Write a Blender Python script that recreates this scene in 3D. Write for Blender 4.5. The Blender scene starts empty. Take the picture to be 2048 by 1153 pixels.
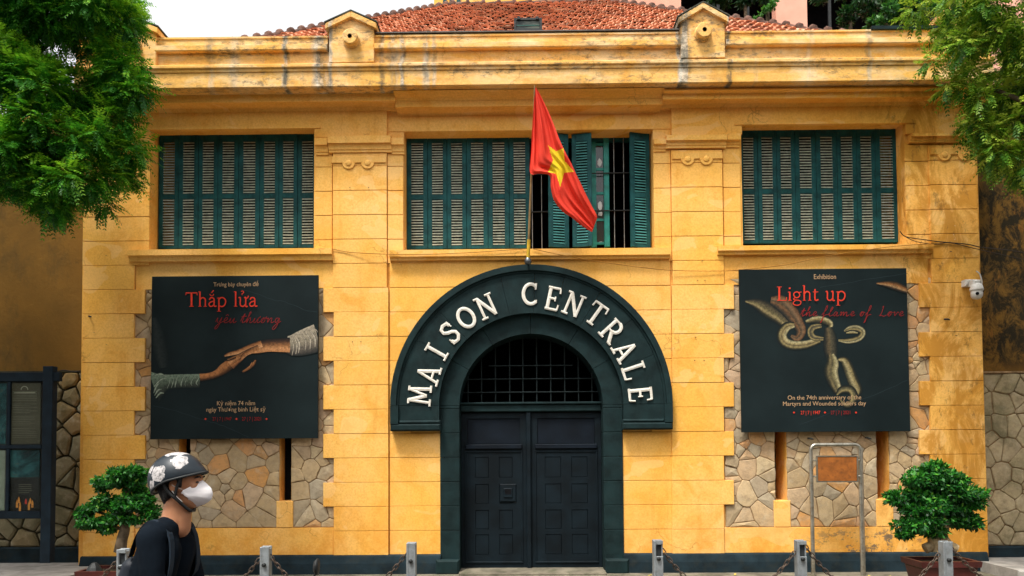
import bpy, math, random
import numpy as np
from mathutils import Vector, Matrix
R = math.radians
random.seed(7); RNG = np.random.default_rng(11)
S = bpy.context.scene
COL = S.collection

# ---------------------------------------------------------------- camera, light, exposure
F = 1540.0                       # focal length in photograph pixels (2048 wide)
CAM = Vector((-0.17, -11.0, 1.72))
PITCH, YAW, ROLL = R(2.06), R(0.54), R(-0.36)
ROW = 847.0                      # row of the optical axis (lens shift)
cam = bpy.data.cameras.new('camera'); cam_o = bpy.data.objects.new('camera', cam); COL.objects.link(cam_o)
ROT = Matrix.Rotation(YAW, 3, 'Z') @ Matrix.Rotation(R(90) + PITCH, 3, 'X') @ Matrix.Rotation(ROLL, 3, 'Z')
cam_o.matrix_world = Matrix.Translation(CAM) @ ROT.to_4x4()
cam.sensor_width = 36.0; cam.lens = F / 2048 * 36; cam.shift_y = (ROW - 576.5) / 2048
cam.clip_start = 0.05; cam.clip_end = 600
S.camera = cam_o
W = bpy.data.worlds.new('World'); S.world = W; W.use_nodes = True
wn = W.node_tree; wn.nodes.clear()
sky = wn.nodes.new('ShaderNodeTexSky'); sky.sky_type = 'NISHITA'; sky.sun_disc = False
SUN_EL, SUN_AZ = R(64), R(212)   # the sun stands high, a little left of straight behind the camera
sky.sun_elevation = SUN_EL; sky.sun_rotation = SUN_AZ; sky.air_density = 1.6; sky.dust_density = 4.0; sky.ozone_density = 1.0
hs = wn.nodes.new('ShaderNodeHueSaturation'); hs.inputs['Saturation'].default_value = 0.06; hs.inputs['Value'].default_value = 1.0
bg = wn.nodes.new('ShaderNodeBackground'); bg.inputs['Strength'].default_value = 0.105
wo = wn.nodes.new('ShaderNodeOutputWorld')
wn.links.new(sky.outputs[0], hs.inputs['Color']); wn.links.new(hs.outputs[0], bg.inputs['Color']); wn.links.new(bg.outputs[0], wo.inputs['Surface'])
sl = bpy.data.lights.new('sun', 'SUN'); sl.energy = 1.5; sl.angle = R(11); sl.color = (1.0, 0.95, 0.86)
so = bpy.data.objects.new('sun', sl); COL.objects.link(so)
sd = Vector((math.sin(SUN_AZ) * math.cos(SUN_EL), math.cos(SUN_AZ) * math.cos(SUN_EL), math.sin(SUN_EL)))
so.rotation_euler = sd.to_track_quat('Z', 'Y').to_euler(); so.location = (0, -30, 40)
S.view_settings.view_transform = 'Standard'; S.view_settings.look = 'None'
S.view_settings.exposure = 1.52; S.view_settings.gamma = 1.0; S.view_settings.use_curve_mapping = False

# measured drawing: a pixel of the photograph plus the real depth of the plane it lies on -> metres
def pt(u, v, Y=0.0):
    d = ROT @ Vector(((u - 1024) / F, -(v - ROW) / F, -1.0))
    return CAM + d * ((Y - CAM.y) / d.y)
def X(u, Y=0.0, v=620): return pt(u, v, Y).x
def Z(v, Y=0.0, u=1062): return pt(u, v, Y).z

# ---------------------------------------------------------------- mesh helpers
class MB:
    def __init__(s): s.v = []; s.f = []; s.m = []; s.sm = []
    def add(s, vs, fs, m=0, smooth=False):
        o = len(s.v); s.v += [tuple(p) for p in vs]
        for f in fs: s.f.append(tuple(o + i for i in f)); s.m.append(m); s.sm.append(smooth)
        return s
    def box(s, x0, x1, y0, y1, z0, z1, m=0, ch=0.0):
        """box; ch chamfers the edges of its front (low y) face"""
        if ch <= 0:
            vs = [(x0,y0,z0),(x1,y0,z0),(x1,y1,z0),(x0,y1,z0),(x0,y0,z1),(x1,y0,z1),(x1,y1,z1),(x0,y1,z1)]
            return s.add(vs, [(0,3,2,1),(4,5,6,7),(0,1,5,4),(1,2,6,5),(2,3,7,6),(3,0,4,7)], m)
        c = ch
        vs = [(x0,y1,z0),(x1,y1,z0),(x1,y1,z1),(x0,y1,z1),(x0,y0+c,z0),(x1,y0+c,z0),(x1,y0+c,z1),(x0,y0+c,z1),
              (x0+c,y0,z0+c),(x1-c,y0,z0+c),(x1-c,y0,z1-c),(x0+c,y0,z1-c)]
        return s.add(vs, [(3,2,1,0),(0,1,5,4),(1,2,6,5),(2,3,7,6),(3,0,4,7),(4,5,9,8),(5,6,10,9),(6,7,11,10),(7,4,8,11),(8,9,10,11)], m)
    def prism(s, poly, y0, y1, m=0, ch=0.0, bulge=0.0):
        """polygon in (x, z), counter-clockwise seen from the front, running y0 (front) to y1 (back)"""
        n = len(poly)
        a = sum(poly[i][0]*poly[(i+1)%n][1] - poly[(i+1)%n][0]*poly[i][1] for i in range(n))
        if a < 0: poly = poly[::-1]
        cx = sum(p[0] for p in poly)/n; cz = sum(p[1] for p in poly)/n
        vs = [(p[0], y1, p[1]) for p in poly]; fs = []
        if ch > 0:
            vs += [(p[0], y0+ch, p[1]) for p in poly]
            for p in poly:
                dx, dz = cx-p[0], cz-p[1]; L = math.hypot(dx, dz) or 1; k = min(ch*1.3/L, .5)
                vs.append((p[0]+dx*k, y0, p[1]+dz*k))
            for i in range(n):
                j = (i+1) % n
                fs += [(i, j, n+j, n+i), (n+i, n+j, 2*n+j, 2*n+i)]
            if bulge:
                vs.append((cx, y0-bulge, cz)); fs += [(2*n+i, 2*n+(i+1)%n, 3*n) for i in range(n)]
            else: fs.append(tuple(2*n+i for i in range(n)))
        else:
            vs += [(p[0], y0, p[1]) for p in poly]
            for i in range(n):
                j = (i+1) % n; fs.append((i, j, n+j, n+i))
            fs.append(tuple(n+i for i in range(n)))
        return s.add(vs, fs, m)
    def prof(s, yz, x0, x1, m=0):
        """profile in (y, z) extruded along x, closed"""
        n = len(yz); vs = [(x0, y, z) for y, z in yz] + [(x1, y, z) for y, z in yz]
        fs = [(i, (i+1)%n, n+(i+1)%n, n+i) for i in range(n)] + [tuple(range(n))[::-1], tuple(range(n, 2*n))]
        return s.add(vs, fs, m)
    def tube(s, pts, r, n=8, m=0, cap=True):
        pts = [Vector(p) for p in pts]; rs = r if isinstance(r, (list, tuple)) else [r]*len(pts)
        vs = []; up = Vector((0.13, 0.31, 0.94))
        for i, p in enumerate(pts):
            t = (pts[min(i+1, len(pts)-1)] - pts[max(i-1, 0)]).normalized()
            a = t.cross(up)
            if a.length < 1e-3: a = t.cross(Vector((1,0,0)))
            a.normalize(); b = t.cross(a)
            vs += [tuple(p + (a*math.cos(2*math.pi*k/n) + b*math.sin(2*math.pi*k/n))*rs[i]) for k in range(n)]
        fs = []
        for i in range(len(pts)-1):
            for k in range(n):
                fs.append((i*n+k, i*n+(k+1)%n, (i+1)*n+(k+1)%n, (i+1)*n+k))
        s.add(vs, fs, m, True)
        if cap: s.add(vs[:n], [tuple(range(n))[::-1]], m); s.add(vs[-n:], [tuple(range(n))], m)
        return s
    def lathe(s, prof, c=(0,0,0), axis='z', n=20, m=0, smooth=True):
        """prof: (radius, height)"""
        vs = []
        for r, h in prof:
            for k in range(n):
                a = 2*math.pi*k/n
                if axis == 'z': vs.append((c[0]+r*math.cos(a), c[1]+r*math.sin(a), c[2]+h))
                elif axis == 'y': vs.append((c[0]+r*math.cos(a), c[1]+h, c[2]+r*math.sin(a)))
                else: vs.append((c[0]+h, c[1]+r*math.cos(a), c[2]+r*math.sin(a)))
        fs = []
        for i in range(len(prof)-1):
            for k in range(n): fs.append((i*n+k, i*n+(k+1)%n, (i+1)*n+(k+1)%n, (i+1)*n+k))
        s.add(vs, fs, m, smooth); s.add(vs[:n], [tuple(range(n))[::-1]], m); s.add(vs[-n:], [tuple(range(n))], m)
        return s
    def build(s, name, mat, parent=None, origin=None):
        me = bpy.data.meshes.new(name)
        o0 = Vector(origin) if origin is not None else (WPOS[parent.name] if parent else Vector((0,0,0)))
        me.from_pydata([(p[0]-o0.x, p[1]-o0.y, p[2]-o0.z) for p in s.v], [], s.f)
        mats = mat if isinstance(mat, (list, tuple)) else [mat]
        for m in mats: me.materials.append(m)
        me.polygons.foreach_set('material_index', s.m); me.polygons.foreach_set('use_smooth', s.sm)
        me.update()
        o = bpy.data.objects.new(name, me); COL.objects.link(o)
        WPOS[o.name] = o0
        if parent:
            o.parent = parent; o.location = o0 - WPOS[parent.name]
        else: o.location = o0
        return o
WPOS = {}
def thing(name, label, cat, loc=(0,0,0), group=None):
    o = bpy.data.objects.new(name, None); COL.objects.link(o); o.location = loc; o.empty_display_size = .2
    WPOS[o.name] = Vector(loc); return tag(o, label, cat, group)
def tag(o, label, cat, group=None):
    o['label'] = label; o['category'] = cat
    if group: o['group'] = group
    return o
def structure(o): o['kind'] = 'structure'; return o
def stuff(o): o['kind'] = 'stuff'; return o

def smooth_path(P, k=5):
    """Catmull-Rom through the points"""
    P = [Vector(p) for p in P]; out = []
    for i in range(len(P)-1):
        p0, p1, p2, p3 = P[max(i-1,0)], P[i], P[i+1], P[min(i+2, len(P)-1)]
        for j in range(k):
            t = j/k
            out.append(0.5*((2*p1)+(p2-p0)*t+(2*p0-5*p1+4*p2-p3)*t*t+(3*p1-p0-3*p2+p3)*t**3))
    return out + [P[-1]]

# ---------------------------------------------------------------- materials
def lin(c):
    return tuple(((x/255)/12.92 if x/255 <= .04045 else ((x/255+.055)/1.055)**2.4) for x in c)
class Mat:
    def __init__(s, name, rough=.8, spec=.3, metal=0.0):
        s.m = bpy.data.materials.new(name); s.m.use_nodes = True; s.n = s.m.node_tree.nodes; s.l = s.m.node_tree.links
        s.b = s.n['Principled BSDF']; s.b.inputs['Roughness'].default_value = rough; s.b.inputs['Metallic'].default_value = metal
        s.b.inputs['Specular IOR Level'].default_value = spec
        s.geo = None
    def pos(s, scale=(1,1,1)):
        if s.geo is None: s.geo = s.n.new('ShaderNodeNewGeometry')
        if scale == (1,1,1): return s.geo.outputs['Position']
        mp = s.n.new('ShaderNodeVectorMath'); mp.operation = 'MULTIPLY'; mp.inputs[1].default_value = scale
        s.l.new(s.geo.outputs['Position'], mp.inputs[0]); return mp.outputs[0]
    def noise(s, scale, detail=4, rough=.55, stretch=(1,1,1), dist=0):
        t = s.n.new('ShaderNodeTexNoise'); t.inputs['Scale'].default_value = scale; t.inputs['Detail'].default_value = detail
        t.inputs['Roughness'].default_value = rough; t.inputs['Distortion'].default_value = dist
        s.l.new(s.pos(stretch), t.inputs['Vector']); return t.outputs['Fac']
    def ramp(s, fac, stops, const=False):
        r = s.n.new('ShaderNodeValToRGB'); e = r.color_ramp.elements
        if const: r.color_ramp.interpolation = 'CONSTANT'
        while len(e) < len(stops): e.new(1.0)
        for i, (p, c) in enumerate(stops):
            e[i].position = p; e[i].color = (c[0], c[1], c[2], 1) if isinstance(c, (tuple, list)) else (c, c, c, 1)
        s.l.new(fac, r.inputs[0]); return r.outputs[0]
    def math(s, op, a, b=None, clamp=False):
        n = s.n.new('ShaderNodeMath'); n.operation = op; n.use_clamp = clamp
        for i, x in enumerate((a, b)):
            if x is None: continue
            if isinstance(x, (int, float)): n.inputs[i].default_value = x
            else: s.l.new(x, n.inputs[i])
        return n.outputs[0]
    def mix(s, fac, a, b, mode='MIX'):
        n = s.n.new('ShaderNodeMix'); n.data_type = 'RGBA'; n.blend_type = mode
        for i, x in ((0, fac), (6, a), (7, b)):
            if isinstance(x, (int, float)): n.inputs[i].default_value = x
            elif isinstance(x, (tuple, list)): n.inputs[i].default_value = (x[0], x[1], x[2], 1)
            else: s.l.new(x, n.inputs[i])
        return n.outputs[2]
    def axis(s, i):
        n = s.n.new('ShaderNodeSeparateXYZ'); s.l.new(s.pos(), n.inputs[0]); return n.outputs[i]
    def rand(s):
        n = s.n.new('ShaderNodeObjectInfo'); return n.outputs['Random']
    def color(s, c):
        if isinstance(c, (tuple, list)): s.b.inputs['Base Color'].default_value = (c[0], c[1], c[2], 1)
        else: s.l.new(c, s.b.inputs['Base Color'])
        return s
    def bump(s, h, strength=.4, dist=.01):
        n = s.n.new('ShaderNodeBump'); n.inputs['Strength'].default_value = strength; n.inputs['Distance'].default_value = dist
        s.l.new(h, n.inputs['Height']); s.l.new(n.outputs[0], s.b.inputs['Normal']); return s

def band(m, src, lo0, lo1, hi0, hi1):
    """1 between lo1 and hi0, falling to 0 at lo0 and hi1"""
    def mr(a, b, c, d):
        n = m.n.new('ShaderNodeMapRange'); n.inputs[1].default_value = a; n.inputs[2].default_value = b
        n.inputs[3].default_value = c; n.inputs[4].default_value = d; m.l.new(src, n.inputs[0]); return n.outputs[0]
    return m.math('MULTIPLY', mr(lo0, lo1, 0, 1), mr(hi0, hi1, 1, 0))

def plaster(name, base, kind='wall'):
    m = Mat(name, .9, .15)
    warm = (base[0]*.90, base[1]*.72, base[2]*.45); pale = (min(base[0]*1.06, 1), base[1]*1.16, base[2]*2.0)
    c = m.mix(m.ramp(m.noise(.7, 5, .6), [(.38, 0), (.66, 1)]), base, pale)
    c = m.mix(m.math('MULTIPLY', m.ramp(m.noise(1.9, 6, .65, dist=.6), [(.50, 0), (.68, 1)]), .65), c, warm)
    c = m.mix(m.math('MULTIPLY', m.ramp(m.rand(), [(0, 0), (1, 1)]), .24), c, warm)
    dr = m.ramp(m.noise(5.5, 5, .65, (1.4, 1, .10)), [(.56, 0), (.70, 1)])
    c = m.mix(m.math('MULTIPLY', dr, .30), c, (base[0]*.72, base[1]*.56, base[2]*.4))
    sp = m.ramp(m.noise(17, 4, .8), [(.70, 0), (.74, 1)])
    c = m.mix(m.math('MULTIPLY', sp, .5), c, (.22, .11, .03))
    g = m.noise(38, 3, .7)
    c = m.mix(m.math('MULTIPLY', m.ramp(g, [(.35, 1), (.60, 0)]), .36), c, (base[0]*.62, base[1]*.5, base[2]*.4))
    x, z = m.axis(0), m.axis(2)
    nv = m.n.new('ShaderNodeTexNoise'); nv.inputs['Scale'].default_value = 1.8; nv.inputs['Detail'].default_value = 6; m.l.new(m.pos(), nv.inputs['Vector'])
    av = m.n.new('ShaderNodeVectorMath'); av.operation = 'MULTIPLY_ADD'; m.l.new(nv.outputs['Color'], av.inputs[0]); av.inputs[1].default_value = (1.4, 1.4, 1.4); m.l.new(m.pos(), av.inputs[2])
    vo = m.n.new('ShaderNodeTexVoronoi'); vo.feature = 'DISTANCE_TO_EDGE'; vo.inputs['Scale'].default_value = .8; m.l.new(av.outputs[0], vo.inputs['Vector'])
    ck = m.math('MULTIPLY', m.ramp(vo.outputs['Distance'], [(.003, 1), (.009, 0)]), m.ramp(m.noise(.8, 3), [(.54, 0), (.60, 1)]))
    c = m.mix(m.math('MULTIPLY', ck, .45), c, (.22, .10, .02))
    pr_ = m.ramp(m.noise(1.3, 3, .4, (1, 1, 1.5), 1.2), [(.600, 0), (.606, 1)])
    c = m.mix(m.math('MULTIPLY', pr_, .35), c, (base[0]*1.04, base[1]*1.22, base[2]*2.6))
    # rising damp and splash-back near the foot of the wall
    foot = band(m, z, -1, -.9, .30, 1.15)
    d = m.math('MULTIPLY', foot, m.ramp(m.noise(2.6, 6, .7), [(.42, 0), (.62, 1)]))
    c = m.mix(m.math('MULTIPLY', d, .55), c, (base[0]*.80, base[1]*.55, base[2]*.22))
    if kind == 'wall':
        # flaked render right of the gate, damp-stained outer pier
        fl = m.math('MULTIPLY', band(m, x, 3.7, 4.6, 5.6, 6.1), band(m, z, .15, .25, .50, .72))
        fl = m.math('MULTIPLY', fl, m.ramp(m.noise(5.5, 7, .75, (1, 1, 1.6)), [(.545, 0), (.575, 1)]))
        c = m.mix(fl, c, (.17, .13, .085))
        st = band(m, x, 4.6, 5.3, 20, 21)
        s2 = m.ramp(m.noise(1.7, 8, .72, (1.2, 1, .6), .9), [(.45, 0), (.56, 1)])
        c = m.mix(m.math('MULTIPLY', m.math('MULTIPLY', st, s2), .85), c, (.50,.215,.025))
        s3 = m.ramp(m.noise(4.5, 8, .75, (1.3, 1, .7)), [(.56, 0), (.64, 1)])
        c = m.mix(m.math('MULTIPLY', m.math('MULTIPLY', st, s3), .6), c, (.14, .07, .02))
        wt = m.math('MULTIPLY', st, m.ramp(m.noise(2.9, 7, .7), [(.67, 0), (.70, 1)]))
        c = m.mix(m.math('MULTIPLY', wt, .5), c, (.75, .62, .42))
    if kind == 'attic':
        pale2 = (.80, .66, .42)
        zz = band(m, z, 6.85, 7.02, 7.35, 7.45)
        w = m.math('MULTIPLY', m.ramp(m.noise(1.5, 7, .7, (1, 1, 2.2)), [(.46, 0), (.64, 1)]), .55)
        c = m.mix(w, c, pale2)
        br = m.ramp(m.noise(3.2, 8, .75, (.5, 1, 3)), [(.50, 0), (.70, 1)])
        c = m.mix(m.math('MULTIPLY', br, .55), c, (.40, .19, .05))
        # run-off streaks below the joints of the coping
        gs = m.ramp(m.noise(7, 8, .8, (1, 1, .40)), [(.34, 0), (.50, 1)])
        xw = m.math('ADD', x, m.math('MULTIPLY', m.math('SUBTRACT', m.noise(2.2, 5, .65, (1,1,1.2)), .5), .16)); tot = None
        for us, wd, st in ((468, .09, .35), (572, .055, 1), (640, .12, 1), (660, .05, .8), (762, .05, .8), (786, .09, .5), (806, .05, .9), (852, .06, .7), (868, .04, .5),
                           (1368, .10, .9), (1357, .04, .8), (1457, .05, 1.1), (1510, .04, .3), (1620, .06, .4), (1738, .05, .6), (420, .08, .4)):
            xc = X(us, -.5, 100)
            g1 = m.math('MULTIPLY', band(m, xw, xc-wd, xc-wd*.3, xc+wd*.3, xc+wd), st)
            tot = g1 if tot is None else m.math('ADD', tot, g1)
        dk = m.math('MULTIPLY', m.math('MULTIPLY', tot, gs, True), m.ramp(m.noise(4.2, 6, .75, (1,1,1.3)), [(.40, 0), (.56, 1)]))
        wh = m.ramp(m.noise(5.0, 5, .6, (1.6, 1, .2)), [(.45, 0), (.55, 1)])
        c = m.mix(m.math('MULTIPLY', m.math('MULTIPLY', tot, .8, True), wh), c, (.72, .66, .55))
        c = m.mix(m.math('MULTIPLY', dk, .88), c, (.06, .065, .055))
        ln = m.math('MULTIPLY', m.ramp(m.noise(11, 7, .8, (.6, 1, 1.3)), [(.50, 0), (.60, 1)]), m.ramp(m.noise(.9, 3, .5, (1,1,5)), [(.40, 0), (.56, 1)]))
        c = m.mix(m.math('MULTIPLY', ln, .75), c, (.12, .10, .07))
    m.color(c)
    hb = m.math('ADD', m.math('MULTIPLY', g, .5), m.noise(7, 4, .6))
    m.bump(hb, .35, .012); return m.m

def simple(name, col, rough=.6, spec=.4, metal=0, var=.25, scale=6, bump=0, grime=None):
    m = Mat(name, rough, spec, metal)
    dark = tuple(x*(1-var) for x in col); lt = tuple(min(1, x*(1+var)) for x in col)
    c = m.mix(m.ramp(m.noise(scale, 5, .6), [(.35, 0), (.65, 1)]), dark, lt)
    if grime: c = m.mix(m.math('MULTIPLY', m.ramp(m.noise(scale*1.7, 7, .7), [(.5, 0), (.68, 1)]), .8), c, grime)
    m.color(c)
    if bump: m.bump(m.noise(scale*6, 4, .6), bump, .006)
    return m.m
YEL = (.84, .455, .086)
M = {}
M['wall'] = plaster('ochre_plaster', YEL)
M['attic'] = plaster('weathered_ochre_plaster', (.80, .45, .10), 'attic')
def stone_mat(name, stops, moss=0):
    m = Mat(name, .85, .2)
    c = m.ramp(m.rand(), stops)
    c = m.mix(m.math('MULTIPLY', m.ramp(m.noise(13, 8, .75), [(.44, 0), (.66, 1)]), .5), c, (.20, .145, .09))
    c = m.mix(m.math('MULTIPLY', m.ramp(m.noise(6, 6, .7), [(.52, 0), (.7, 1)]), .5), c, (.50, .42, .30))
    if moss: c = m.mix(m.math('MULTIPLY', m.ramp(m.noise(2.2, 7, .7), [(.45, 0), (.62, 1)]), moss), c, (.05, .055, .02))
    m.color(c); m.bump(m.noise(30, 6, .7), .6, .012); return m.m
M['stone'] = stone_mat('rubble_stone', [(0, (.48,.34,.18)), (.2, (.40,.29,.16)), (.34, (.34,.28,.19)), (.46, (.53,.37,.20)), (.58, (.47,.32,.20)), (.72, (.55,.41,.23)), (.84, (.36,.30,.21)), (.93, (.58,.29,.09)), (1, (.55,.29,.13))])
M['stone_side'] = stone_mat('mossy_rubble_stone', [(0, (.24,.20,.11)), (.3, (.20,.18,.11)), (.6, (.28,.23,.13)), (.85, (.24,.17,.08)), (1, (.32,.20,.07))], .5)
M['stone_pale'] = stone_mat('pale_rubble_stone', [(0, (.40,.32,.18)), (.3, (.33,.27,.16)), (.6, (.46,.37,.22)), (1, (.38,.30,.18))], .55)
M['mortar'] = simple('dark_mortar', (.24, .155, .080), .95, .1, var=.35, scale=9, bump=.5)
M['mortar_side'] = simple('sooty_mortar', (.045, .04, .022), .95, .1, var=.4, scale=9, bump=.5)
M['gate_paint'] = simple('black_green_gate_paint', (.0062, .0175, .0185), .7, .14, var=.35, scale=5, bump=.25, grime=(.011,.024,.025))
M['door_paint'] = simple('blue_black_door_paint', (.0035, .0080, .0115), .62, .14, var=.4, scale=3, bump=.2)
M['door_panel'] = simple('dark_navy_door_paint', (.004, .0075, .013), .6, .14, var=.3, scale=3, bump=.15)
M['plinth'] = simple('slate_plinth_paint', (.011, .021, .027), .85, .12, var=.4, scale=4, bump=.4, grime=(.022,.026,.023))
M['letter'] = simple('cream_letter_paint', (.70, .66, .58), .8, .15, var=.12, scale=9, grime=(.52,.47,.38))
M['black'] = simple('dark_interior', (.006, .006, .007), .9, .05, var=.2)
M['shutter'] = simple('teal_shutter_paint', (.007, .058, .062), .65, .18, var=.35, scale=7, bump=.2, grime=(.012, .085, .078))
M['slat'] = simple('weathered_louvre_slat', (.31, .33, .26), .85, .12, var=.2, scale=14, grime=(.12, .20, .17))
M['slat_teal'] = simple('teal_louvre_slat', (.045, .19, .18), .7, .25, var=.25, scale=10)
M['casement'] = simple('bright_teal_casement', (.010, .21, .17), .5, .4, var=.3, scale=7)
def glass(name, tint=(.05,.06,.06), rough=.06):
    m = Mat(name, rough, .5); m.color(tint); m.b.inputs['Transmission Weight'].default_value = .35; return m.m
M['glass'] = glass('dusty_glass')
M['iron'] = simple('black_iron', (.018,.020,.020), .6, .4, .3, .3, 12)
M['grille'] = simple('grey_green_grille_iron', (.010,.016,.017), .7, .15, 0, .3, 12)
M['bar'] = simple('grey_window_bar', (.25,.25,.23), .6, .4, .2, .2, 12)
M['steel'] = simple('brushed_stand_steel', (.42,.40,.34), .34, .5, .85, .2, 10, grime=(.22,.18,.12))
M['post'] = simple('painted_grey_post', (.23,.25,.26), .5, .4, .3, .15, 14, .15, grime=(.17,.18,.18))
M['post_dark'] = simple('post_slot', (.025,.028,.03), .8, .2)
M['chain'] = simple('rusty_chain', (.085,.06,.045), .6, .4, .6, .4, 30)
def roofmat():
    m = Mat('terracotta_tile', .85, .2)
    at = m.n.new('ShaderNodeAttribute'); at.attribute_name = 'shade'
    c = m.ramp(at.outputs['Fac'], [(0, (.26,.10,.06)), (.2, (.40,.15,.085)), (.5, (.52,.20,.105)), (.8, (.62,.28,.16)), (1, (.58,.34,.22))])
    c = m.mix(m.math('MULTIPLY', m.ramp(m.noise(1.1, 6, .7), [(.50, 0), (.66, 1)]), .6), c, (.20, .10, .065))
    c = m.mix(m.math('MULTIPLY', m.ramp(m.noise(5, 6, .7), [(.58, 0), (.66, 1)]), .65), c, (.06, .055, .04))
    m.color(c); m.bump(m.noise(30, 4), .4, .01); return m.m
M['tile'] = roofmat()
M['ridge'] = simple('lichened_ridge_tile', (.15,.085,.065), .9, .1, var=.45, scale=5, bump=.5, grime=(.05,.045,.042))
def poster_mat():
    m = Mat('poster_print', .6, .10)
    c = m.mix(m.ramp(m.noise(1.1, 4, .6), [(.35, 0), (.7, 1)]), (.0055, .0105, .0115), (.010, .018, .0195))
    m.color(c); m.bump(m.noise(140, 2), .05, .002); return m.m
M['poster'] = poster_mat()
def attrmat(name, rough=.65):
    m = Mat(name, rough, .10); at = m.n.new('ShaderNodeAttribute'); at.attribute_name = 'ink'
    g = m.noise(26, 7, .8, (1,1,1)); c = m.mix(m.math('MULTIPLY', m.ramp(g, [(.36, 1), (.60, 0)]), .7), at.outputs['Color'], (.006,.011,.012))
    m.color(c); return m.m
M['print'] = attrmat('printed_picture')
M['ink_red'] = simple('red_print', (.60,.045,.022), .7, .1, var=.08)
M['ink_dimred'] = simple('dull_red_print', (.24,.016,.016), .7, .1, var=.1)
M['ink_tan'] = simple('tan_print', (.42,.27,.15), .7, .1, var=.08)
M['ink_grey'] = simple('grey_print', (.020,.032,.036), .7, .1, var=.1)
M['flag'] = None
M['white'] = simple('white_plastic', (.60,.58,.54), .4, .4, var=.08, scale=8)
M['wire'] = simple('dark_cable', (.03,.022,.016), .7, .2)
M['wire_ochre'] = simple('paint_splashed_cable', (.30,.13,.02), .8, .2)
M['rust'] = simple('rusty_plaque', (.30,.095,.016), .55, .35, .15, .25, 9, .2, grime=(.15,.05,.012))
M['pavement'] = simple('worn_concrete', (.15,.13,.095), .9, .2, var=.4, scale=3, bump=.7, grime=(.045,.055,.025))
M['asphalt'] = simple('asphalt', (.05,.05,.052), .9, .2, var=.25, scale=6, bump=.8)
M['kerb'] = simple('kerb_stone', (.30,.28,.25), .9, .2, var=.25, scale=5, bump=.5)
M['pink'] = simple('salmon_render', (.74,.37,.27), .9, .15, var=.06, scale=2)
M['bark'] = simple('grey_brown_bark', (.10,.075,.05), .95, .1, var=.4, scale=12, bump=.9)
M['root'] = simple('pale_bonsai_bark', (.24,.18,.10), .9, .15, var=.4, scale=12, bump=.8)
M['pot'] = simple('oxblood_glazed_pot', (.060,.012,.010), .45, .3, var=.35, scale=5, bump=.2, grime=(.05,.018,.016))
M['soil'] = simple('potting_soil', (.05,.04,.025), .95, .1, var=.4, scale=18, bump=.8)
def leafmat(name, stops, trans=.35):
    m = Mat(name, .45, .35); at = m.n.new('ShaderNodeAttribute'); at.attribute_name = 'shade'
    c = m.ramp(at.outputs['Fac'], stops); m.color(c)
    t = m.n.new('ShaderNodeBsdfTranslucent'); m.l.new(c, t.inputs[0])
    mx = m.n.new('ShaderNodeMixShader'); mx.inputs[0].default_value = trans
    m.l.new(m.b.outputs[0], mx.inputs[1]); m.l.new(t.outputs[0], mx.inputs[2])
    m.l.new(mx.outputs[0], m.n['Material Output'].inputs[0]); return m.m
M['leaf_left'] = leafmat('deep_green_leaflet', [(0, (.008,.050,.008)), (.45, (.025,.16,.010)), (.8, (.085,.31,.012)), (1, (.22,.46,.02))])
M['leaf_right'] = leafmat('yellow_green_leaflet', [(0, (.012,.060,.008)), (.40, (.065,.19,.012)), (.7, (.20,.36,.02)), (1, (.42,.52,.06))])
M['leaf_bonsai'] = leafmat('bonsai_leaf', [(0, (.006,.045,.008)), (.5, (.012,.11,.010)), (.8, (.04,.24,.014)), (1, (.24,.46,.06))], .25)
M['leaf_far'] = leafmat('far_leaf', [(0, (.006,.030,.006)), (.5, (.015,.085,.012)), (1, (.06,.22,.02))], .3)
# ================================================================ GROUND
g = MB(); g.box(-60, 60, -60, 120, -0.30, -0.11); structure(g.build('road', M['asphalt']))
g = MB(); g.box(-30, 30, -5.2, 14, -0.28, 0.0); structure(g.build('pavement', M['pavement']))
PAV = bpy.data.objects['pavement']
for k in range(24):
    g = MB(); x0 = -14.4 + k*1.2; g.box(x0+.006, x0+1.194, -5.42, -5.2, -.28, .012, 0, .012); g.build('kerb_stone', M['kerb'], PAV)
# unseen far side of the street: houses added to shut out the low sky
def far_house(x0, x1, h, col, label):
    t = thing('sky_blocking_house', label, 'house', (x0, -24, 0)); hs_ = []
    n = int((x1-x0)/2.2); w = (x1-x0)/n
    for i in range(n):
        for j in range(int(h/3.3)): hs_.append([x0+i*w+.5, x0+(i+1)*w-.5, .9+j*3.3, 2.7+j*3.3])
    mb = MB(); MBH.append((mb, x0, x1, h, hs_)); return t, hs_
MBH = []


# ================================================================ GATEHOUSE
gate = thing('gatehouse', 'ochre prison gatehouse with arched dark gate, green shutters and red tiled roof', 'building')
XL, XR = X(164), X(1963)
PF = -0.06                                   # front of the pilasters and quoins
wl, wc, wr = 'left', 'centre', 'right'
def hole(u0, u1, v0, v1, um):
    return [X(u0, 0, 380), X(u1, 0, 380), Z(v1, -.12, um), Z(v0, 0, um)]
WIN = {wl: hole(299, 628, 256, 498, 470), wc: hole(808, 1307, 262, 497, 1060), wr: hole(1484, 1811, 246, 488, 1640)}
PL = [X(268), X(667), Z(1056, 0, 470), Z(573, 0, 470)]       # rubble panels
PR = [X(1447), X(1862), Z(1054, 0, 1640), Z(558, 0, 1640)]
SLOT = [[X(361), X(384), Z(1003, 0, 470), Z(640, 0, 470)], [X(561), X(584), Z(1003, 0, 470), Z(640, 0, 470)],
        [X(1544), X(1567), Z(1001, 0, 1640), Z(620, 0, 1640)], [X(1746), X(1770), Z(999, 0, 1640), Z(620, 0, 1640)]]
AX, AZ = X(1062, 0, 811), Z(811, 0); PX = 1/(X(1162,0,811)-X(1062,0,811))*100   # arch centre, pixels per metre on the wall
def rr(p): return p/PX
DOOR = [AX-rr(182)+.01, AX+rr(182)-.01, -0.02, AZ+rr(182)-.01]
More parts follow.
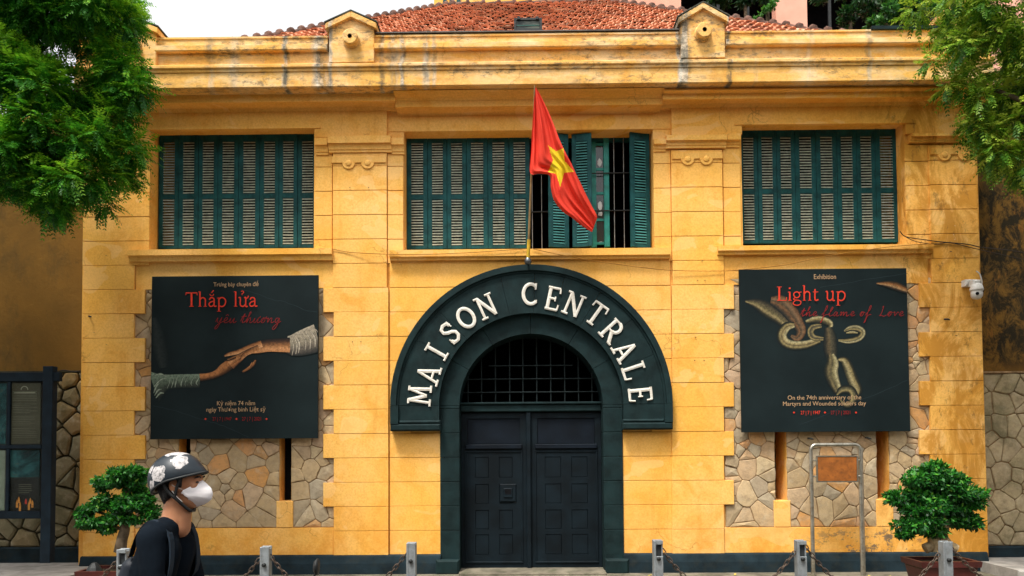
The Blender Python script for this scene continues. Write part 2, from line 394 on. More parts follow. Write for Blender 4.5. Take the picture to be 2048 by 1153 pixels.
def holed_wall(mb, x0, x1, z0, z1, holes, yf, yb):
    xs = sorted({x0, x1} | {h[0] for h in holes} | {h[1] for h in holes}); zs = sorted({z0, z1} | {h[2] for h in holes} | {h[3] for h in holes})
    xs = [x for x in xs if x0 <= x <= x1]; zs = [z for z in zs if z0 <= z <= z1]
    def solid(i, j):
        if not (0 <= i < len(xs)-1 and 0 <= j < len(zs)-1): return False
        cx, cz = (xs[i]+xs[i+1])/2, (zs[j]+zs[j+1])/2
        return not any(h[0] < cx < h[1] and h[2] < cz < h[3] for h in holes)
    for i in range(len(xs)-1):
        for j in range(len(zs)-1):
            if not solid(i, j): continue
            a, b, c, d = xs[i], xs[i+1], zs[j], zs[j+1]
            mb.add([(a,yf,c),(b,yf,c),(b,yf,d),(a,yf,d)], [(0,1,2,3)]); mb.add([(a,yb,c),(b,yb,c),(b,yb,d),(a,yb,d)], [(3,2,1,0)])
            if not solid(i-1, j): mb.add([(a,yf,c),(a,yf,d),(a,yb,d),(a,yb,c)], [(0,1,2,3)])
            if not solid(i+1, j): mb.add([(b,yf,c),(b,yb,c),(b,yb,d),(b,yf,d)], [(0,1,2,3)])
            if not solid(i, j-1): mb.add([(a,yf,c),(a,yb,c),(b,yb,c),(b,yf,c)], [(0,1,2,3)])
            if not solid(i, j+1): mb.add([(a,yf,d),(b,yf,d),(b,yb,d),(a,yb,d)], [(0,1,2,3)])
for (x0, x1, h, col, lb) in ((-34, -17, 12, (.45,.36,.22), 'tall unseen cream house added to block low sky across the street, far left behind the camera'), (-16.8, -3, 10, (.30,.30,.28), 'unseen grey house added to block low sky across the street, left behind the camera'), (-2.8, 12, 13, (.50,.33,.14), 'unseen ochre house added to block low sky across the street, behind the camera'), (12.2, 34, 11, (.36,.32,.26), 'unseen brown house added to block low sky across the street, right behind the camera')):
    t, hs_ = far_house(x0, x1, h, col, lb); mb = MB(); holed_wall(mb, x0, x1, -.12, h, hs_, -24.0, -24.4)
    mb.v = [(a, b, c) for a, b, c in mb.v]; mb.box(x0, x1, -32, -24.41, -.12, h-.05); mb.build('wall', simple('far_render', col, .9, .1), t)
    for a, b, c, d in hs_: m2 = MB(); m2.box(a, b, -24.40, -24.35, c, d); m2.build('window', M['iron'], t)
ZT = Z(60, -.5)                              # top of the attic
mb = MB()
holed_wall(mb, XL, XR, -.05, ZT-.1, list(WIN.values()) + SLOT + [DOOR], 0.0, .46)
mb.box(XL, XL+.4, .46, 8.5, -.05, ZT-.1); mb.box(XR-.4, XR, .46, 8.5, -.05, ZT-.1); mb.box(XL, XR, 8.5, 8.9, -.05, ZT-.1)
mb.build('wall', M['wall'], gate)
mb = MB()                                    # rooms behind the openings
mb.box(XL+.4, XR-.4, 2.4, 2.5, 0, ZT-.12); mb.box(XL+.4, XR-.4, .465, 8.4, ZT-.13, ZT-.11); mb.box(XL+.4, XR-.4, .465, 2.4, Z(530)-.1, Z(530))
mb.box(XL+.4, XR-.4, .48, 8.4, -.04, .0)
for x in (X(640), X(800), X(1330), X(1470)): mb.box(x-.05, x+.05, .465, 2.4, 0, ZT-.12)
mb.build('inner_room', M['black'], gate)
for k_, s in enumerate(SLOT):                # narrow loopholes are closed at the back
    mb = MB(); yb_ = .24 if k_ < 2 else .462; e_ = -.001 if k_ < 2 else .03; mb.box(s[0]-e_, s[1]+e_, yb_, yb_+.013, s[2]-.03, s[3]+.03); mb.build('loophole_back', M['black'], gate)

# --- courses of scored plaster
V0, VS = 1109.5, 48.78
def course(k, u, Y=PF):                      # z of the joint k courses above the plinth
    return Z(V0 - VS*k, Y, 1062)
def block(x0, x1, z0, z1, yf=PF, yb=.005, j=.0028):
    d = random.uniform(-.0025, .0025)
    mb = MB(); mb.box(x0+j, x1-j, yf+d, yb, z0+j*random.uniform(.7, 1.2), z1-j*random.uniform(.7, 1.2), 0, .0035)
    return mb.build('plaster_block', M['wall'], gate)
CAPZ = Z(304, PF, 700)
ztop = {}
def zc(k): return course(k, 0)
TEETH_L = [(165, 290, 268), None]
for k in range(1, 11):                       # eleven courses up to the top of the rubble panels
    z0, z1 = zc(k), zc(k+1); long_ = (k % 2 == 0)
    yv = V0 - VS*(k+.5)
    block(X(165,PF,yv), X(290 if long_ else 268, PF, yv), z0, z1)
    block(X(646 if long_ else 667, PF, yv), X(777, PF, yv), z0, z1)
    block(X(1344, PF, yv), X(1468.5 if long_ else 1448.5, PF, yv), z0, z1)
    block(X(1839.5 if long_ else 1861, PF, yv), X(1963, PF, 600), z0, z1)
# bottom course below the panels and bays between the pilasters
z0, z1 = Z(1112, PF), zc(1)
block(X(165,PF,1080), X(268,PF,1080), z0, z1); block(X(268,PF,1080), X(667,PF,1080), z0, Z(1057,PF,470), PF+.025)
block(X(667,PF,1080), X(777,PF,1080), z0, z1); block(X(1344,PF,1080), X(1449,PF,1080), z0, z1)
block(X(1449,PF,1080), X(1861,PF,1080), z0, Z(1055,PF,1640), PF+.025); block(X(1861,PF,1080), X(1963,PF,600), z0, z1)
BY = -0.028
for k in range(0, 11):                       # centre bay either side of the arch
    z0, z1 = (Z(1112, PF) if k == 0 else zc(k)), zc(k+1)
    zm = (z0+z1)/2; dz = max(0, zm+.12-AZ)
    rad = rr(240); ex = math.sqrt(max(rad*rad-dz*dz, 0)) if zm > AZ-rr(50) else rr(180)
    if ex < .3: continue
    block(X(778, PF), AX-ex, z0, z1, BY, .003, .003); block(AX+ex, X(1343.5, PF), z0, z1, BY, .003, .003)
for (ua, ub, k, vt) in ((778, 1343, 11, 520),): # plain band over the arch up to the sill
    mb = MB(); mb.box(X(ua,PF)+.004, X(ub,PF)-.004, BY, .003, zc(11)+.004, Z(vt, BY), 0, .006); mb.build('plaster_band', M['wall'], gate)
# panels between the rubble and the sills
for (ua, ub, k, vt, um) in ((268, 665, 11, 522, 470), (1449, 1861, 11, 506, 1640)):
    block(X(ua,PF), X(ub,PF), zc(11), Z(vt, BY, um), BY, .003)
# pilasters above
def pil(ua, ub, k0, ztopv, yf=PF, um=700):
    zt = Z(ztopv, yf, um); k = k0
    while zc(k) < zt-.02:
        block(X(ua,yf,450), X(ub,yf,450), zc(k), min(zc(k+1), zt), yf, .005, .004); k += 1
pil(165, 299, 12, 304, PF, 240); block(X(165,PF), X(268,PF), zc(11), zc(12))
pil(665, 774, 11, 306); pil(1343.5, 1447, 11, 300, PF, 1400); pil(1861, 1957, 11, 290, PF, 1900)
pil(629, 664.5, 12, 306, -.03); pil(774.5, 807, 12, 308, -.03); pil(1308, 1343, 12, 300, -.03, 1330); pil(1447.5, 1483, 12, 296, -.03, 1470)
pil(1812.5, 1860.5, 12, 290, -.03, 1830)

# --- capitals (moulded, stepped round the strips beside each pilaster)
def capital(ua, ub, vt, vl, vb, um, out=0.0):
    y = PF - out
    yz = [(.005, Z(vb,PF,um)), (y-.02, Z(vb,PF,um)), (y-.02, Z(vb-4,PF,um)), (y-.035, Z(vb-5,PF,um)), (y-.04, Z(vb-10,PF,um)), (y-.065, Z(vl+4,PF,um)),
          (y-.09, Z(vl+1,y-.09,um)), (y-.09, Z(vt,y-.09,um)), (.005, Z(vt-1,y-.05,um))]
    mb = MB(); mb.prof(yz, X(ua,y-.09,290), X(ub,y-.09,290)); mb.build('capital', M['wall'], gate)
capital(629, 654, 275, 288, 309, 700, -.025); capital(655, 781, 272, 285, 306, 700); capital(781.5, 807, 277, 289, 309, 700, -.03)
capital(1308, 1333, 277, 286, 302, 1400, -.03); capital(1333.5, 1455, 270, 279, 297, 1400); capital(1455.5, 1482, 268, 279, 295, 1400, -.025)
capital(1826, 1962, 266, 271, 285, 1890); capital(165, 299, 278, 288, 306, 240)
# scroll ornament below each capital
def ornament(ua, ub, v, us, um):
    z = Z(v, PF-.02, um); mb = MB()
    mb.box(X(ua,PF-.02,330), X(ub,PF-.02,330), PF-.020, PF, z, Z(v-13,PF-.02,um), 0, .006)
    for u in us:
        x = X(u, PF-.02, 330)
        poly = [(x+.095*math.cos(a), z+.004+.095*math.sin(a)) for a in [math.pi+math.pi*i/12 for i in range(13)]]
        mb.prism(poly, PF-.022, PF, 0, .006)
        mb.lathe([(.001,-.012),(.030,-.010),(.045,0),(.045,.004)], (x, PF-.026, z-.005), 'y', 14)
    mb.build('scroll_ornament', M['wall'], gate)
ornament(663, 772, 326, (697, 735), 700); ornament(1345, 1446, 318, (1376, 1413), 1400); ornament(1862, 1952, 309, (1890, 1930), 1900)

# --- sills
def sill(ua, ub, v0, v1, v2, um, y0=-.13):
    xa, xb = X(ua,y0,510), X(ub,y0,510)
    yz = [(.005, Z(v2,-.09,um)), (-.085, Z(v2,-.085,um)), (-.09, Z(v1+3,-.09,um)), (y0+.02, Z(v1,y0,um)), (y0, Z(v1-.5,y0,um)), (y0, Z(v0,y0,um)), (.005, Z(v0,y0,um)+.004)]
    mb = MB(); mb.prof(yz, xa, xb); mb.build('window_sill', M['wall'], gate)
sill(254, 663, 498, 510, 522, 460); sill(778.5, 1341, 498, 512, 519, 1062); sill(1437, 1868, 490, 500, 508, 1650)

# --- frieze, cornice and attic, left and right sections break forward of the centre
def section(ua, ub, um, d, fv, uc=None):
    """d: set-back of the bed mouldings; fv: rows of bottom of frieze, top of frieze, fascia bottom, fascia top"""
    ya, yb = PF+d, -.30+d
    xa, xb = X(ua,ya,240), X(ub,ya,240)
    f0, f1, f2, f3 = fv
    zt = Z(172, -.5, um)
    mb = MB()
    if d: mb.box(xa, xb, -.012, .003, Z(f0,ya,um), Z(f1,ya,um))
    else:
        g_ = lambda u: X(u, ya, 265)
        drops = [(g_(168), g_(299), Z(277,ya,240)), (g_(629), xb, Z(274,ya,700))] if um < 1000 else [(xa, g_(1484), Z(270,ya,1400)), (g_(1812), xb, Z(267,ya,1890))]
        zf0 = Z(f0,ya,um); poly = [(xa, Z(f1,ya,um)), (xa, drops[0][2]), (drops[0][1], drops[0][2]), (drops[0][1], zf0), (drops[1][0], zf0), (drops[1][0], drops[1][2]), (xb, drops[1][2]), (xb, Z(f1,ya,um))]
        mb.prism(poly, ya, .003)
    mb.build('frieze', M['wall'], gate)
    ca, cb = (X(uc[0],yb,200), X(uc[1],yb,200)) if uc else (xa, xb)
    yz = [(.003, Z(f1,ya,um)+.002), (ya-.005, Z(f1,ya,um)+.002), (ya-.03, Z(f1-6,ya,um)), (yb+.06, Z(f2,yb,um)+.035), (yb+.03, Z(f2,yb,um)), (yb, Z(f2,yb,um)), (yb, Z(f3,yb,um)), (yb-.04, Z(f3,yb,um)+.03), (-.40, zt+.0), (.003, zt+.002)]
    mb = MB(); mb.prof(yz, ca, cb); mb.build('cornice', M['wall'], gate)
section(168, 773.5, 470, 0, (256, 225, 205, 190), (150, 790)); section(774, 1342.5, 1062, .07, (262, 233, 212, 200), (790.5, 1325))
section(1343, 1962, 1640, 0, (246, 214, 196, 180), (1325.5, 1985))
# little drip lips over the outer windows
for (ua, ub, v, um) in ((290, 641, 256, 470), (1470, 1833, 246, 1640)):
    mb = MB(); mb.box(X(ua,PF-.02,250), X(ub,PF-.02,250), PF-.018, -.01, Z(v+3,PF,um), Z(v-2,PF,um)); mb.build('window_head', M['wall'], gate)
# centre window head runs flush with the frieze; attic: fascia, string course, field, coping
AXL, AXR = X(150,-.5,120), X(1985,-.5,120)
def zf(v, Y, um=1062): return Z(v, Y, um)
def attic_part(name, yz, xa=AXL, xb=AXR):
    # cut into lengths with fine open joints
    mb = MB(); mb.prof(yz, xa, xb); return mb.build(name, M['attic'], gate)
z172, z140, z133, z126, z98, z96, z84, z67 = [zf(v, -.5) for v in (170.5, 140, 133, 125, 98, 96.5, 84, 67)]
attic_part('attic_fascia', [(.003, z172+.003), (-.50, z172), (-.515, z172+.01), (-.515, z140), (.003, z140)])
attic_part('string_course', [(.003, z140+.001), (-.53, z140+.001), (-.535, z140+.02), (-.535, z133-.012), (-.555, z133-.006), (-.56, z133+.004), (-.56, z126-.02), (-.53, z126), (.003, z126+.01)])
attic_part('attic_field', [(.003, z126+.0105), (-.47, z126+.002), (-.47, z98), (.003, z98)])
def coping(xa, xb): attic_part('coping', [(.003, z98+.001), (-.535, z98+.001), (-.545, z98+.015), (-.545, z84-.02), (-.51, z84), (-.485, z84+.006), (-.485, z67-.03), (-.50, z67-.025), (-.50, z67), (-.2, z67+.02), (.003, z67+.02)], xa, xb)
PED = [(658, 748, 703, 27, 51, 125), (1362, 1450, 1405.5, 10, 39, 116), (1882, 1972, 1927, -2, 30, 108), (222, 312, 267, 40, 60, 135)]
edges = [AXL, X(222,-.5,90), X(312,-.5,90), X(655,-.5,90), X(749,-.5,90), X(1361,-.5,90), X(1451,-.5,90), X(1882,-.5,90), X(1972,-.5,90), AXR]
for i in range(0, len(edges), 2): coping(edges[i], edges[i+1])
mb = MB()
mb.box(X(1742,-.5,60), X(1881,-.5,60), -.53, -.40, z67-.01, z67+.035); mb.build('gutter_edge', M['gate_paint'], gate)
mb = MB(); mb.box(edges[4]+.02, edges[5]-.02, -.515, -.30, z67+.0215, z67+.036); mb.build('coping_flashing', simple('lead_flashing', (.10,.085,.075), .7), gate)
for (ua, ub, uc, va, vs_, vb) in PED:
    yf = -.54
    def P(u, v): return (X(u, yf, 80), Z(v, yf, uc))
    mb = MB(); mb.prism([P(ua,vb), P(ub,vb), P(ub,vs_-2), P(uc,va+9), P(ua,vs_-2)], yf, .05, 0, .008); ped = mb.build('gabled_pedestal', M['attic'], gate)
    mb = MB()
    for sgn, e in ((-1, ua-6), (1, ub+6)):
        a, b = P(uc, va), P(e, vs_)
        poly = [(a[0], a[1]-.075), (a[0], a[1]), (b[0], b[1]+.0), (b[0], b[1]-.075)]
        mb.prism(poly, yf-.055, .10, 0, .006)
    mb.build('gable_coping', M['attic'], ped)
    mb = MB()
    for sgn, e in ((-1, ua-8), (1, ub+8)):
        a, b = P(uc, va), P(e, vs_-1)
        mb.prism([(a[0], a[1]+.004), (a[0], a[1]+.022), (b[0], b[1]+.020), (b[0], b[1]+.002)], yf-.06, .14)
    mb.build('gable_slate', simple('lichened_slate', (.07,.07,.055), .9, .1, var=.4), ped)
    mb = MB(); c = P(uc, (va+vb)/2+5)
    mb.lathe([(.118,.02),(.118,-.022),(.106,-.03),(.106,-.105),(.096,-.115),(.030,-.115)], (c[0], yf, c[1]), 'y', 26, smooth=False); mb.build('roundel', M['attic'], ped)
    mb = MB(); mb.lathe([(.030,-.118),(.001,-.118)], (c[0], yf, c[1]), 'y', 12); mb.build('roundel_hole', M['black'], ped)

# --- rubble panels: every stone its own piece, joints recessed
def clip(poly, a, b, c):
    out = []
    for i in range(len(poly)):
        p, q = poly[i], poly[(i+1) % len(poly)]
        dp, dq = a*p[0]+b*p[1]-c, a*q[0]+b*q[1]-c
        if dp <= 0: out.append(p)
        if dp*dq < 0: t = dp/(dp-dq); out.append((p[0]+(q[0]-p[0])*t, p[1]+(q[1]-p[1])*t))
    return out
def rubble(x0, x1, z0, z1, sp, seed, joint, yface, mat, parent, skip=None, ch=.008, bulge=.004, ybk=.0, rough=.9):
    rg = random.Random(seed); pts = []
    tries = int((x1-x0)*(z1-z0)/sp**2*40)
    for _ in range(tries):
        p = (rg.uniform(x0, x1), rg.uniform(z0, z1)); s = sp*(.50+.80*((math.sin(p[0]*7.1+seed)*math.cos(p[1]*5.3)+1)/2)*rough)
        if all(math.hypot((p[0]-q[0])*(1+.35*math.sin(q[1]*9+seed)), (p[1]-q[1])*(1.1+.3*math.cos(q[0]*7))) > s for q in pts): pts.append(p)
    n = 0
    for i, p in enumerate(pts):
        if skip and skip(p): continue
        poly = [(x0,z0),(x1,z0),(x1,z1),(x0,z1)]
        for q in pts:
            if q is p or math.hypot(p[0]-q[0], p[1]-q[1]) > sp*4: continue
            a, b = q[0]-p[0], q[1]-p[1]; L = math.hypot(a, b); a /= L; b /= L
            poly = clip(poly, a, b, a*(p[0]+q[0])/2+b*(p[1]+q[1])/2-joint/2)
            if len(poly) < 3: break
        if len(poly) < 3: continue
        q = []
        for k in range(len(poly)):                # knock the corners off, waver the edges
            a, b = Vector(poly[k]), Vector(poly[(k+1) % len(poly)]); L = (b-a).length
            if L < .012: q.append(tuple(a)); continue
            t = min(.16, .011/L)
            q += [tuple(a.lerp(b, t)), tuple(a.lerp(b, .5)+Vector((rg.uniform(-1,1), rg.uniform(-1,1)))*min(.010, L*.07)), tuple(a.lerp(b, 1-t))]
        ar = abs(sum(q[k][0]*q[(k+1)%len(q)][1]-q[(k+1)%len(q)][0]*q[k][1] for k in range(len(q)))/2)
        if ar < .0012: continue
        y = yface + rg.uniform(-.010, .006)
        mb = MB(); mb.prism(q, y, ybk, 0, ch, bulge*rg.uniform(.2, 1.6)); mb.build('stone', mat, parent); n += 1
    return n
PB_L = [X(302,-.1,720), X(636,-.1,720), Z(878,-.1,470), Z(552,-.1,470)]      # what the posters cover
PB_R = [X(1482,-.1,720), X(1817,-.1,720), Z(865,-.1,1640), Z(538,-.1,1640)]
nst = 0
for P_, PB, sl, sd_ in ((PL, PB_L, SLOT[:2], 3), (PR, PB_R, SLOT[2:], 5)):
    def hid(p, PB=PB): return PB[0]+.22 < p[0] < PB[1]-.22 and p[1] > PB[2]+.2
    xs = [P_[0]-.02, sl[0][0]-.004, sl[0][1]+.004, sl[1][0]-.004, sl[1][1]+.004, P_[1]+.02]
    for i, seg in enumerate(((0,1),(2,3),(4,5))):
        nst += rubble(xs[seg[0]], xs[seg[1]], P_[2]+.005, P_[3], .205 if i == 1 else .185, sd_+i, .0075, -.018, M['stone'], gate, hid, .006, .009, rough=1.25)
    mb = MB()                                  # mortar bed, in three strips between the loopholes
    for a, b in ((0,1),(2,3),(4,5)): mb.box(xs[a], xs[b], -.008, .001, P_[2], P_[3])
    mb.build('mortar_bed', M['mortar'], gate)
    for s in sl:                               # plastered sill block below each loophole
        mb = MB(); mb.box(s[0]-.035, s[1]+.035, PF+.02, -.001, P_[2], s[2], 0, .008); mb.build('loophole_block', M['wall'], gate)
print('stones', nst)

# --- plinth
mb = MB()
for a, b in ((X(160,-.1,1120), AX-rr(178)-.02), (AX+rr(178)+.02, X(1976,-.1,1120))):
    mb = MB(); mb.prof([(.003,-.03),(-.13,-.03),(-.125,Z(1126,-.12)),(-.10,Z(1112,-.10)),(-.085,Z(1109.5,-.085)),(.003,Z(1108,-.085))], a, b)
    mb.build('plinth', M['plinth'], gate)

# --- arch
def ring(a0, a1, r0, r1, yf, yb, ch=.006, n=4, gap=.003):
    pts = []
    g0, g1 = gap/r1, gap/r1
    for i in range(n+1): a = a0+g0+(a1-a0-g0-g1)*i/n; pts.append((AX+r1*math.cos(a), AZ+r1*math.sin(a)))
    for i in range(n+1): a = a1-g1-(a1-a0-g0-g1)*i/n; pts.append((AX+r0*math.cos(a), AZ+r0*math.sin(a)))
    return pts
def ringmesh(mb, a0, a1, r0, r1, yf, yb, n=6, m=0):
    for i in range(n):
        b0, b1 = a0+(a1-a0)*i/n, a0+(a1-a0)*(i+1)/n
        P = [(AX+r*math.cos(a), AZ+r*math.sin(a)) for r, a in ((r0,b0),(r1,b0),(r1,b1),(r0,b1))]
        vs = [(p[0],yf,p[1]) for p in P]+[(p[0],yb,p[1]) for p in P]
        fs = [(0,1,2,3),(7,6,5,4),(1,5,6,2),(0,3,7,4)]
        if i == 0: fs.append((0,4,5,1))
        if i == n-1: fs.append((3,2,6,7))
        mb.add(vs, fs, m)
GP = M['gate_paint']
rI, rJ, rL, rO = rr(143), rr(182), rr(262), rr(278)
YB = -.15
cuts = [0, 22, 40, 58, 75, 88, 103, 118, 134, 150, 180]
g_ = .0022
for i in range(len(cuts)-1):
    a0, a1 = R(cuts[i])+g_/rL, R(cuts[i+1])-g_/rL
    mb = MB(); ringmesh(mb, a0, a1, rJ, rL, YB, .005, 8); mb.build('voussoir', GP, gate)
mb = MB(); ringmesh(mb, 0, math.pi, rL+.001, rL+.03, YB-.015, .004, 60); ringmesh(mb, 0, math.pi, rL+.031, rO, YB-.045, .003, 60); mb.build('arch_hood', GP, gate)
zb = Z(861, YB)
for sgn in (-1, 1):
    mb = MB()
    xa, xb = sorted((AX+sgn*rJ, AX+sgn*rL)); mb.box(xa, xb, YB, .005, zb+.10, AZ-.003, 0)
    xa, xb = sorted((AX+sgn*(rL+.001), AX+sgn*rO)); mb.box(xa, xb, YB-.045, .004, zb+.10, AZ-.003)
    mb.build('arch_springer', GP, gate)
    mb = MB(); xa, xb = sorted((AX+sgn*(rJ-.02), AX+sgn*rO)); mb.box(xa, xb, YB-.045, .006, zb, zb+.098, 0, .02)
    xa, xb = sorted((AX+sgn*(rJ-.02), AX+sgn*rL)); mb.box(xa, xb, YB-.03, YB+.02, zb+.099, zb+.15, 0, .02)
    mb.build('arch_impost', GP, gate)
cj = [0, 30, 58, 90, 122, 150, 180]
for i in range(len(cj)-1):
    mb = MB(); ringmesh(mb, R(cj[i])+.0025, R(cj[i+1])-.0025, rI, rJ-.002, -.05, .44, 8); mb.build('jamb_stone', GP, gate)
for sgn in (-1, 1):
    zz = [Z(1116,-.05), zc(1), zc(2)-.02, zc(3)-.02, zc(4)-.03, zc(5)-.02, AZ]
    zz = [-.02, zc(1), zc(2), zc(3), zc(4), zc(5), zc(6), AZ]
    for a, b in zip(zz[:-1], zz[1:]):
        if b-a < .03: continue
        xa, xb = sorted((AX+sgn*rI, AX+sgn*(rJ-.002))); mb = MB(); mb.box(xa, xb, -.05, .44, a+.0025, b-.0025, 0, .005); mb.build('jamb_stone', GP, gate)
    xa, xb = sorted((AX+sgn*(rI-.0), AX+sgn*(rJ+.055))); mb = MB(); mb.box(xa, xb, -.16, -.052, -.02, .20, 0, .03); mb.build('jamb_base', GP, gate)
# lunette grille
YG = .26
mb = MB()
for u in (936, 963, 991, 1019.5, 1046, 1073.5, 1101.5, 1129.5, 1157, 1184):
    x = X(u, YG, 770); dz = math.sqrt(max((rI+.02)**2-(x-AX)**2, 0))
    b = MB(); b.tube([(x, YG, Z(806,YG)), (x, YG, AZ+dz)], .011, 6); b.build('grille_bar', M['grille'], gate)
for v in (732, 758.5, 785):
    z = Z(v, YG); dx = math.sqrt((rI+.02)**2-max(z-AZ,0)**2)
    if v == 732: dx *= .72
    b = MB(); b.tube([(AX-dx, YG-.016, z), (AX+dx, YG-.016, z)], .010, 6); b.build('grille_bar', M['grille'], gate)
# doors
DY = .22; x0, x1 = AX-rI, AX+rI
mb = MB(); mb.box(x0, x1, DY-.06, DY+.10, Z(824,DY), Z(810,DY), 0, .012); mb.box(x0, x1, DY-.09, DY+.10, Z(809.5,DY), Z(805,DY), 0, .008)
mb.build('transom', GP, gate)
mb = MB(); xm = X(1057.5,DY,950); mb.box(xm-.035, xm+.035, DY-.045, DY+.02, .02, Z(825,DY), 0, .012); mb.build('door_meeting_stile', M['door_paint'], gate)
def door(xa, xb, hatch):
    zt, zk, z0 = Z(826,DY), Z(893,DY), .03
    zl = Z(837,DY)
    root = None
    # frame as stiles and rails with square panels sunk between them
    us = [xa, xa+.10]; w = (xb-xa); cols = [(xa+.20, xa+w/2-.075), (xa+w/2+.075, xb-.20)]
    rows = [Z(v,DY) for v in (1115, 1076, 1062, 1028, 1012, 966, 1006, 960)]
    rws = [(Z(1109,DY), Z(1069,DY)), (Z(1058,DY), Z(1020,DY)), (Z(1007,DY), Z(968,DY)), (Z(955,DY), Z(914,DY))]
    holes = [[a, b, c, d] for a, b in cols for c, d in rws]
    mb = MB(); holed_wall(mb, xa, xb, z0, zt, holes + [[xa+.09, xb-.09, Z(888,DY), zl]], DY, DY+.05)
    d = mb.build('door', M['door_paint'], gate)
    for h in holes:
        b = MB(); b.box(h[0]+.003, h[1]-.003, DY+.006, DY+.045, h[2]+.002, h[3]-.002, 0, .004); b.build('door_panel', M['door_paint'], d)
    b = MB(); b.box(xa+.093, xb-.093, DY+.02, DY+.045, Z(888,DY)+.003, zl-.003); b.build('upper_panel', M['door_panel'], d)
    b = MB(); b.box(xa+.06, xb-.06, DY-.035, DY-.001, Z(898,DY), Z(889,DY), 0, .008); b.build('door_ledge', M['door_panel'], d)
    b = MB()
    for (p, q, r_, s_) in ((xa+.05, xb-.05, Z(905,DY), Z(901,DY)), (xa+.05, xb-.05, Z(1127,DY), Z(1123,DY)), (xa+.05, xa+.075, Z(1122.5,DY), Z(905.5,DY)), (xb-.075, xb-.05, Z(1122.5,DY), Z(905.5,DY))):
        b.box(p, q, DY-.014, DY-.001, r_, s_, 0, .005)
    b.build('door_moulding', M['door_paint'], d)
    if hatch:
        cx, cz = X(1016,DY,985), Z(986,DY); b = MB()
        b.box(cx-.12, cx+.12, DY-.02, DY+.017, cz-.13, cz+.13, 0, .012); b.box(cx-.065, cx+.065, DY-.035, DY-.0195, cz-.07, cz+.07, 0, .010); b.build('door_hatch', M['door_paint'], d)
        b = MB(); b.box(cx-.045, cx+.045, DY-.038, DY-.034, cz-.015, cz+.055); b.build('hatch_opening', M['black'], d)
door(x0+.005, xm-.036, True); door(xm+.036, x1-.005, False)
mb = MB(); mb.box(x0, x1, -.30, .46, -.03, .03, 0, .01); mb.build('threshold', M['pavement'], gate)

# --- carved letters on the arch
def seg(x0, y0, x1, y1, w): return ('s', [(x0,y0),(x1,y1)], w)
def arc(cx, cy, rx, ry, a0, a1, w, n=14): return ('s', [(cx+rx*math.cos(R(a0+(a1-a0)*i/n)), cy+ry*math.sin(R(a0+(a1-a0)*i/n))) for i in range(n+1)], w)
def ser(x, y, L=.30, w=.085): return ('s', [(x-L/2, y), (x+L/2, y)], w)
T_ = .14
GL = {
 'M': (.86, [seg(.14,.04,.20,.96,.11), seg(.72,.04,.66,.96,T_), seg(.20,.95,.43,.20,T_), seg(.43,.20,.66,.95,.10), ser(.14,.045), ser(.72,.045), ser(.16,.955,.20), ser(.70,.955,.20)]),
 'A': (.80, [seg(.14,.04,.40,.97,.11), seg(.66,.04,.40,.97,T_), seg(.22,.32,.58,.32,.09), ser(.14,.045), ser(.66,.045)]),
 'I': (.36, [seg(.18,.03,.18,.97,T_), ser(.18,.045,.38), ser(.18,.955,.38)]),
 'S': (.62, [('s', [(.53,.76),(.48,.90),(.31,.94),(.14,.86),(.12,.70),(.24,.58),(.40,.50),(.51,.38),(.50,.20),(.34,.07),(.17,.10),(.09,.24)], .14), seg(.54,.95,.54,.66,.06), seg(.08,.05,.08,.34,.06)]),
 'O': (.80, [arc(.40,.50,.31,.42,0,360,T_,26)]),
 'N': (.80, [seg(.16,.04,.16,.96,.11), seg(.66,.04,.66,.96,.11), seg(.16,.95,.66,.06,T_), ser(.16,.045,.28), ser(.66,.955,.28), ser(.10,.955,.20)]),
 'C': (.74, [arc(.43,.50,.32,.42,48,312,T_,22), seg(.66,.95,.63,.68,.08), seg(.64,.10,.66,.24,.06)]),
 'E': (.66, [seg(.16,.04,.16,.96,T_), seg(.06,.045,.58,.045,.10), seg(.06,.955,.58,.955,.10), seg(.16,.50,.42,.50,.09), seg(.575,.03,.60,.27,.07), seg(.575,.97,.60,.75,.07), seg(.43,.40,.43,.60,.06)]),
 'T': (.72, [seg(.36,.04,.36,.96,T_), seg(.04,.95,.68,.95,.10), ser(.36,.045,.32), seg(.045,.98,.03,.72,.07), seg(.675,.98,.69,.72,.07)]),
 'R': (.78, [seg(.18,.04,.18,.96,T_), ser(.17,.045,.30), seg(.06,.955,.40,.955,.09), arc(.38,.72,.22,.235,90,-90,.14,12), seg(.18,.485,.40,.485,.08), seg(.40,.46,.66,.05,.15), ser(.67,.045,.2)]),
 'L': (.66, [seg(.18,.04,.18,.96,T_), ser(.18,.955,.32), seg(.06,.045,.58,.045,.10), seg(.575,.03,.61,.30,.07)]),
}
def stroke_poly(path, w):
    """left and right offset points of a polyline"""
    L_, R_ = [], []
    P = [Vector(p) for p in path]
    closed = (P[0]-P[-1]).length < 1e-4
    n = len(P)
    for i in range(n):
        a = P[i-1] if i else (P[-2] if closed else P[0]); b = P[(i+1)] if i < n-1 else (P[1] if closed else P[-1])
        t = (b-a).normalized(); nn = Vector((-t.y, t.x))
        L_.append(P[i]+nn*w/2); R_.append(P[i]-nn*w/2)
    return L_, R_
